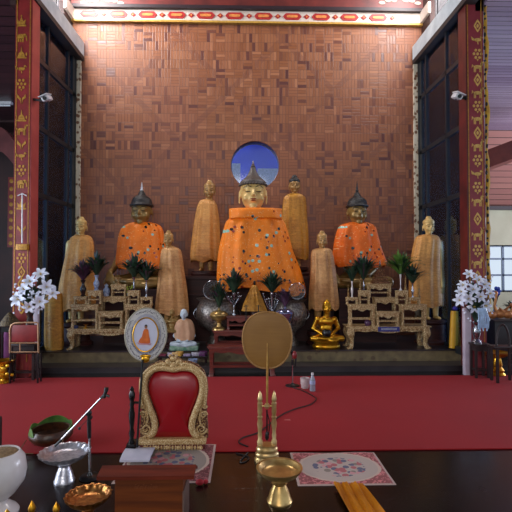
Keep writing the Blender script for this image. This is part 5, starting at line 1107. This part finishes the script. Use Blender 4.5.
def bouquet(px, Y, zb, lip, cs, size, label, vm, seed):
    c = P(px, lip, Y); r = thing('lily_bouquet', (c.x, Y, zb), label, 'flowers'); L = r.location; rnd = random.Random(seed); hv = c.z-zb
    MB().lathe([(.06, 0), (.062, .015), (.03, hv*.2), (.05, hv*.45), (.055, hv*.6), (.03, hv*.85), (.055, hv), (.045, hv), (.02, hv*.8)], n=20).build('vase', vm, r)
    for (x_, y_) in cs:
        p = P(x_, y_, Y-.05); p = p-L; n_ = Vector((p.x*1.2, -.55+rnd.uniform(-.2, .2), (p.z-hv-.15)*.8+rnd.uniform(-.2, .3))); pp = (p.x, p.y+rnd.uniform(-.05, .06), p.z)
        lily(pp, n_, size*rnd.uniform(.85, 1.1), r); 
    mb = MB()
    for (x_, y_) in cs: p = P(x_, y_, Y)-L; mb.tube([(0, 0, hv*.9), (p.x*.4, 0, hv+(p.z-hv)*.5), (p.x, p.y, p.z)], .005, 5)
    mb.build('stems', LEAF, r); top = max(P(0, q[1], Y).z for q in cs)-c.z; w_ = (max(q[0] for q in cs)-min(q[0] for q in cs))*K(Y)*.5
    tuft(r, (c.x, Y+.02, c.z-.02), w_*1.15, top*1.05, 90, LEAF, seed=seed, lw=.026, droop=.5)
    mb = MB()
    for i in range(46):
        a = rnd.uniform(0, 2*PI); q = math.sqrt(rnd.random())*w_*1.1; mb.ell((q*cos(a), q*sin(a)*.5-.03, hv+rnd.uniform(-.05, top*1.0)), (.013, .012, .014), 6, 4)
    mb.build('filler_blossoms', PETAL, r); return r
Yl = 6.06; zt1_ = P(0, 343, Yl).z; xa_, xb_ = P(17, 0, Yl).x, P(42, 0, Yl).x
def small_table(x0, x1, Y, d, z, label, m):
    r = thing('side_table', ((x0+x1)/2, Y, 0), label, 'table'); hw = (x1-x0)/2; MB().bbox(-hw, hw, -d/2, d/2, z-.03, z, .005).build('tabletop', m, r)
    for sx in (-1, 1):
        for sy in (-1, 1): MB().box(sx*(hw-.025)-.014, sx*(hw-.025)+.014, sy*(d/2-.025)-.014, sy*(d/2-.025)+.014, 0, z-.028).build('leg', m, r)
    MB().box(-hw+.02, hw-.02, -d/2+.02, d/2-.02, z-.1, z-.03).box(-hw+.02, hw-.02, -d/2+.02, d/2-.02, .1, .12).build('apron', m, r); return r
DKW = wood('dark_side_table', (52, 36, 36), (30, 20, 22), .35, 3)
small_table(xa_, xb_, 6.02, .14, zt1_, 'small dark table under the left lily bouquet', DKW)
bouquet(30, 5.97, zt1_, 312, [(39.5, 275), (30.5, 282), (47.5, 287), (24, 290), (35, 297), (20, 300), (51, 294), (30, 306), (42, 301)], .11, 'bouquet of large white lilies in a dark vase beside the left pillar', DKV, 61)
Yr_ = 6.0; zt2_ = P(0, 345, Yr_).z; small_table(P(468, 0, Yr_).x, P(483.5, 0, Yr_).x, Yr_, .18, zt2_, 'small dark table under the right white bouquet', DKW)
bouquet(476.5, Yr_, zt2_, 322, [(471, 275), (478, 281), (465, 286), (473, 290), (460, 292), (484, 285), (468, 299), (479, 297), (459, 300), (487, 294), (475, 307), (485, 306)], .092, 'full bouquet of white flowers at the right pillar base', SILVER, 62)
o = MB(); 
for i in range(9): o.tube([P(478+i*.9, 308, Yr_-.16), P(479+i*1.1+sin(i), 318, Yr_-.19), P(478.5+i*1.2, 329+2*sin(i*2), Yr_-.17)], .009, 6)
o = o.build('ribbon_bow', mat('ice_blue_ribbon', (176, 206, 240), .3)); tag(o, 'ice blue ribbon hanging below the right white bouquet', 'ribbon'); rebase(o, P(480, 318, Yr_-.17))
# bottle and arch back of dark seat
r = thing('dark_chair', (P(481, 0, 6.2).x, 5.76, 0), 'dark wooden chair with curved back in front of the right pillar', 'chair'); mb = MB(); L = r.location
hw = 11*K(5.78); zt_ = P(0, 326, 5.78).z; zs_ = P(0, 344, 5.78).z-.04
mb.tube([(hw*cos(PI*i/12)*.62, -.0, zs_+(zt_-zs_)*sin(PI*i/12)) for i in range(13)], .014, 8); mb.build('backrest', DKW, r); MB().bbox(-hw*1.2, hw*1.1, -.1, .08, zs_-.03, zs_, .008).build('seat', DKW, r)
for sx in (-1, 1):
    for sy in (-.08, .06): MB().box(sx*hw*.85-.014, sx*hw*.85+.014, sy-.014, sy+.014, 0, zs_-.028).build('leg', DKW, r)
# white post and yellow roll at the right
a = P(466.5, 308, 6.15); o = MB().bbox(-.045, .045, -.04, .04, 0, a.z, .008).build('white_post', mat('lilac_white_paint', (196, 184, 196), .5, 0, (170, 156, 172), 5)); o.location = (a.x, 6.15, 0); tag(o, 'pale lilac white post in front of the right pillar foot', 'post')
a = P(452.3, 348, 6.745); b = P(454, 311, 6.76); o = MB().tube([a, b], .048, 18).build('yellow_roll', mat('yellow_roll', (222, 166, 20), .5, 0, (200, 140, 14), 5)); rebase(o, a); o.location = (a.x, a.y, a.z); tag(o, 'tall bright yellow roll standing on the altar platform beside the right pillar', 'roll')
o = MB().ell((0, 0, 0), (.035, .03, .03), 12, 8).tube([(0, 0, 0), (.02, 0, .06)], .012, 6).build('purple_bow', mat('violet_bow', (70, 50, 160), .5), loc=P(454.5, 308.5, 6.76)); tag(o, 'small violet bow at the top of the yellow roll', 'bow')
a = P(36.5, 306, 6.15); o = MB().bbox(-.03, .03, -.03, .03, 0, a.z, .006).build('white_post', D.materials['lilac_white_paint']); o.location = (a.x, 6.15, 0); tag(o, 'narrow pale post behind the left lily bouquet', 'post')
# gilt tray at right
def gilt_tray(px, pyb, pyr, rpx, Y, label):
    b = P(px, pyb, Y); zb = 0; c = P(px, pyr, Y); rr = rpx*K(Y); h = c.z; r = thing('pedestal_tray', (b.x, Y, 0), label, 'tray')
    MB().lathe([(rr*.6, 0), (rr*.64, .02), (rr*.5, .05), (rr*.55, .08), (rr*.36, .12), (rr*.42, .15), (rr*.3, h*.75)], n=28, flute=10).build('foot', GOLD, r)
    MB().lathe([(rr*.3, h*.74), (rr*.85, h*.88), (rr*1.05, h), (rr, h), (rr*.8, h*.9), (.01, h*.88)], n=40).build('dish', GOLD, r); return r
gilt_tray(497, 375, 352, 12.5, 6.12, 'golden pedestal tray on the floor at the right edge below the dark cabinet')
r = gilt_tray(3, 377, 360, 10.5, 5.86, 'golden pedestal tray with yellow ornaments at the left edge')
mb = MB(); rnd = random.Random(12)
for i in range(22): mb.ell((rnd.uniform(-.14, .14), rnd.uniform(-.12, -.0), rnd.uniform(.02, .3)), (.024, .02, .02), 8, 6)
mb.build('yellow_ornaments', mat('bright_yellow_foil', (250, 214, 60), .3, .5, (214, 140, 20), 20), r)
b = P(2, 335, 6.2); o = MB().lathe([(.13, 0), (.15, .05), (.13, .16), (.09, .28), (.04, .36), (.005, .38)], n=24, flute=0).build('purple_cloth_bundle', mat('magenta_cloth', (150, 84, 140), .7, 0, (110, 56, 104), 8)); zz = P(0, 360, 6.2).z; o.location = (b.x-.03, 6.38, zz); tag(o, 'magenta cloth bundle at the left edge above the golden tray', 'cloth')
x_ = o.location.x; small_table(x_-.2, x_+.17, 6.37, .3, zz, 'dark low table under the magenta cloth bundle', DKL)
# red gilt chair, woven cone cover
Yg = 5.82; r = thing('red_chair', (P(23.5, 0, Yg).x, Yg, 0), 'small red chair with gilt tube outline in front of the left pillar', 'chair'); L = r.location
def gp(px, py): p = P(px, py, Yg); return (p.x-L.x, 0, p.z)
z_ = [(10, 353), (10, 330), (11.5, 325), (15, 323), (25, 322.5)]; MB().tube([gp(*q) for q in z_]+[gp(37, 322.5)], .012, 8).tube([gp(38, 322.5), gp(38.5, 353)], .012, 8).tube([gp(10, 343), gp(38, 343)], .01, 8).tube([gp(10, 352), gp(38, 352)], .01, 8).tube([gp(20, 343), gp(20, 352)], .008, 6).build('gilt_frame', mat('dull_gilt_tube', (170, 130, 96), .4, .5), r)
a, b = gp(11, 342), gp(37, 325); MB().bbox(a[0], b[0], .0, .03, a[2], b[2], .01).build('red_back', REDLAC, r)
for px_ in (10.5, 38):
    for dy in (0, .09): q = gp(px_, 352); MB().tube([(q[0], dy, q[2]), (q[0], dy, 0)], .012, 8).build('leg', DKL, r)
a, b = gp(10, 354), gp(38.5, 352); MB().bbox(a[0], b[0], .0, .1, a[2], b[2], .004).build('seat', DKL, r)
Yh = 6.06; c = P(14.5, 325, Yh); o = MB().lathe([(10*K(Yh), 0), (9*K(Yh), .03), (5*K(Yh), .11), (2.2*K(Yh), .16), (.01, .175)], n=28).build('woven_cover', carved('woven_bamboo', (120, 100, 60), (60, 46, 28), 60, .6, .1)); o.location = (c.x-.06, 6.06, c.z); tag(o, 'conical woven bamboo cover behind the red chair at the left pillar', 'cover')
o2 = small_table(c.x-.24, c.x-.02, 6.13, .12, c.z, 'narrow dark table under the woven bamboo cover', DKL)
# cabinet with gilded birds at the right edge
xc0 = P(489, 0, 6.75).x; r = thing('dark_cabinet', (xc0+.55, 6.95, 0), 'dark cabinet at the right edge carrying gilded birds', 'cabinet'); zc_ = P(0, 321, 6.8).z
MB().bbox(-.53, .55, -.22, .25, .05, zc_-.03, .01).build('body', mat('near_black_cabinet', (34, 24, 28), .4), r); MB().bbox(-.55, .57, -.24, .27, zc_-.03, zc_, .006).build('top_board', DKW, r)
for sx in (-.5, .5): MB().box(sx-.03, sx+.03, -.2, .2, 0, .05).build('foot', DKW, r)
def bird(px, Y, top, label, s, flip=1):
    b = P(px, 321, Y); h = P(px, top, Y).z-zc_; mb = MB(); S = s
    mb.ell((0, 0, .08*S), (.09*S, .05*S, .07*S)); cap(mb, (-.05*S*flip, 0, .11*S), (-.085*S*flip, 0, .2*S), .032*S, .02*S); cap(mb, (-.085*S*flip, 0, .2*S), (-.05*S*flip, 0, h-.03), .02*S, .022*S); mb.ell((-.06*S*flip, 0, h-.02), (.03*S, .022*S, .022*S)); cap(mb, (-.08*S*flip, 0, h-.025), (-.125*S*flip, 0, h-.035), .012*S, .004)
    cap(mb, (.05*S*flip, 0, .1*S), (.15*S*flip, 0, .2*S), .035*S, .01*S); me = fuse(mb, .006); o = mesh_obj('gilded_bird', me, mat('orange_gilt', (206, 140, 80), .4, .4, (150, 84, 40), 20), None, (b.x, Y, zc_)); tag(o, label, 'ornament', 'gilded birds on the dark cabinet')
bird(500, 6.85, 291, 'tall gilded bird on the dark cabinet below the bright window', 1.0); bird(508, 6.82, 303, 'shorter gilded bird at the very right edge on the cabinet', .9, -1); bird(492.5, 6.83, 303, 'smallest gilded bird at the left end of the cabinet', .8)
b = P(494, 293, 6.95); r = thing('blue_flower_vase', (P(493.5, 0, 7.05).x, 7.1, zc_), 'vase with blue flowers behind the gilded birds', 'vase'); hv = b.z-zc_; MB().lathe([(.04, 0), (.05, .06), (.02, .16), (.03, .2)], n=16).build('vase', BLUEW, r)
mb = MB(); rnd = random.Random(4)
for i in range(14): mb.ell((rnd.uniform(-.06, .06), rnd.uniform(-.04, .02), hv+rnd.uniform(-.06, .08)), (.03, .025, .028), 8, 6)
mb.build('blue_blossoms', mat('cobalt_petal', (50, 80, 190), .6), r); tuft(r, (r.location.x, 7.1, zc_+.18), .12, hv-.1, 20, LEAF, seed=9)
b = P(510, 305, 7.15); r = thing('leafy_plant', (P(509, 0, 7.1).x, 7.08, zc_), 'green leafy plant on the cabinet at the right edge', 'plant'); MB().lathe([(.05, 0), (.07, .1), (.065, .1), (.04, .02)], n=16).build('pot', DKV, r); tuft(r, (r.location.x, 7.08, zc_+.08), .2, .26, 50, LEAF, seed=19)

# ---- security cameras, tube light, banner, rod, garland
def cctv(px, py, X, sg, label):
    d = ray(px, py); t = X/d.x; p = Vector((X, d.y*t, EYE+d.z*t)); r = thing('security_camera', p, label, 'camera')
    wx = (-2.945 if sg < 0 else 3.075)-X; MB().tube([(wx, 0, .02), (0, 0, .0)], .018, 8).lathe([(.035, -.01), (.035, .01)], (wx, 0, .02), 14, M=Matrix.Rotation(PI/2, 3, 'Y')).build('bracket', BLACK, r)
    M = Matrix.Rotation(-sg*R(-25), 3, 'Y') @ Matrix.Rotation(R(20), 3, 'X'); MB().bbox(-.05, .05, -.12, .1, 0, .07, .018, M=M).build('housing', WHITE, r); MB().bbox(-.065, .065, -.16, .1, .07, .082, .006, M=M).build('hood', WHITE, r)
    MB().lathe([(.026, -.01), (.026, .01)], M @ Vector((0, -.125, .035)), 16, M=M @ RX).build('lens', BLACK, r)
cctv(48.5, 101, -2.72, -1, 'white security camera mounted high beside the left pillar'); cctv(455.5, 99, 2.935, 1, 'white security camera mounted high beside the right pillar')
a = P(12, 109, 10.2); o = thing('tube_light', (a.x-.7, 10.2, 5.2), 'white fluorescent tube light under the left aisle ceiling', 'light'); MB().bbox(-.7, .7, -.05, .05, -.06, 0, .008).build('fixture', WHITE, o); MB().tube([(-.66, 0, -.085), (.66, 0, -.085)], .02, 10).build('tube', mat('frosted_tube', (240, 244, 250), .3), o)
a = P(5, 176, 12.2); b = P(11.5, 247, 12.2); r = tag(MB().box(0, b.x-a.x, -.02, .0, b.z-a.z, 0).build('red_banner', REDLAC, None, False, a), 'narrow red banner with gold marks far behind the left pillar', 'banner'); r.location = (a.x, 12.38, a.z)
w = MB(); 
for i in range(9): w.ell(((b.x-a.x)*.45, -.021, (b.z-a.z)*(i+.5)/9), (.055, .004, .06), 6, 4)
w.build('gold_marks', GILT, r); MB().box((b.x-a.x)*.84, (b.x-a.x)*1.0, -.024, -.02, b.z-a.z, 0).build('white_edge', WHITE, r, False)
a = P(21.5, 194, 6.15); b = P(21.3, 243, 6.15); r = thing('hanging_rod', (a.x, 6.17, a.z), 'slim white rod with crossbar hung on the left pillar', 'rod'); MB().tube([(0, 0, 0), (b.x-a.x, 0, b.z-a.z)], .008, 6).build('rod', WHITE, r); MB().tube([(-.06, 0, -.02), (0, 0, .01), (.06, 0, -.02)], .008, 6).build('crossbar', WHITE, r)
a = P(15.5, 250, 6.12); b = P(27, 244, 6.12); o = MB().bbox(0, b.x-a.x, -.07, .0, 0, b.z-a.z, .006).build('gilt_shelf', GILT); o.location = (a.x, 6.19, a.z); tag(o, 'little gilt shelf fixed to the left pillar under the white rod', 'shelf')
a = P(487.3, 0, 6.2); r = thing('yellow_garland', (a.x, 6.26, 0), 'long yellow garland strip with dark beads down the right pillar edge', 'garland'); mb = MB(); zz = .9
pts = [(.012*sin(i*.9), .012*cos(i*.7), .95+i*.12) for i in range(37)]; mb.tube(pts, [.03+.008*sin(i*2.3) for i in range(37)], 8); mb.build('ribbon', mat('yellow_garland', (206, 166, 40), .6, 0, (170, 120, 30), 10), r)
mb = MB(); rnd = random.Random(2)
for i in range(44): mb.ell((-.02+rnd.uniform(-.012, .012), -.03, 1.0+i*.1+rnd.uniform(-.02, .02)), (.016, .014, rnd.uniform(.015, .035)), 8, 6)
mb.build('dark_beads', BLACK, r); MB().tube([(-.035, -.02, .9+i*.3) for i in range(16)], .004, 5).build('cord', WHITE, r)
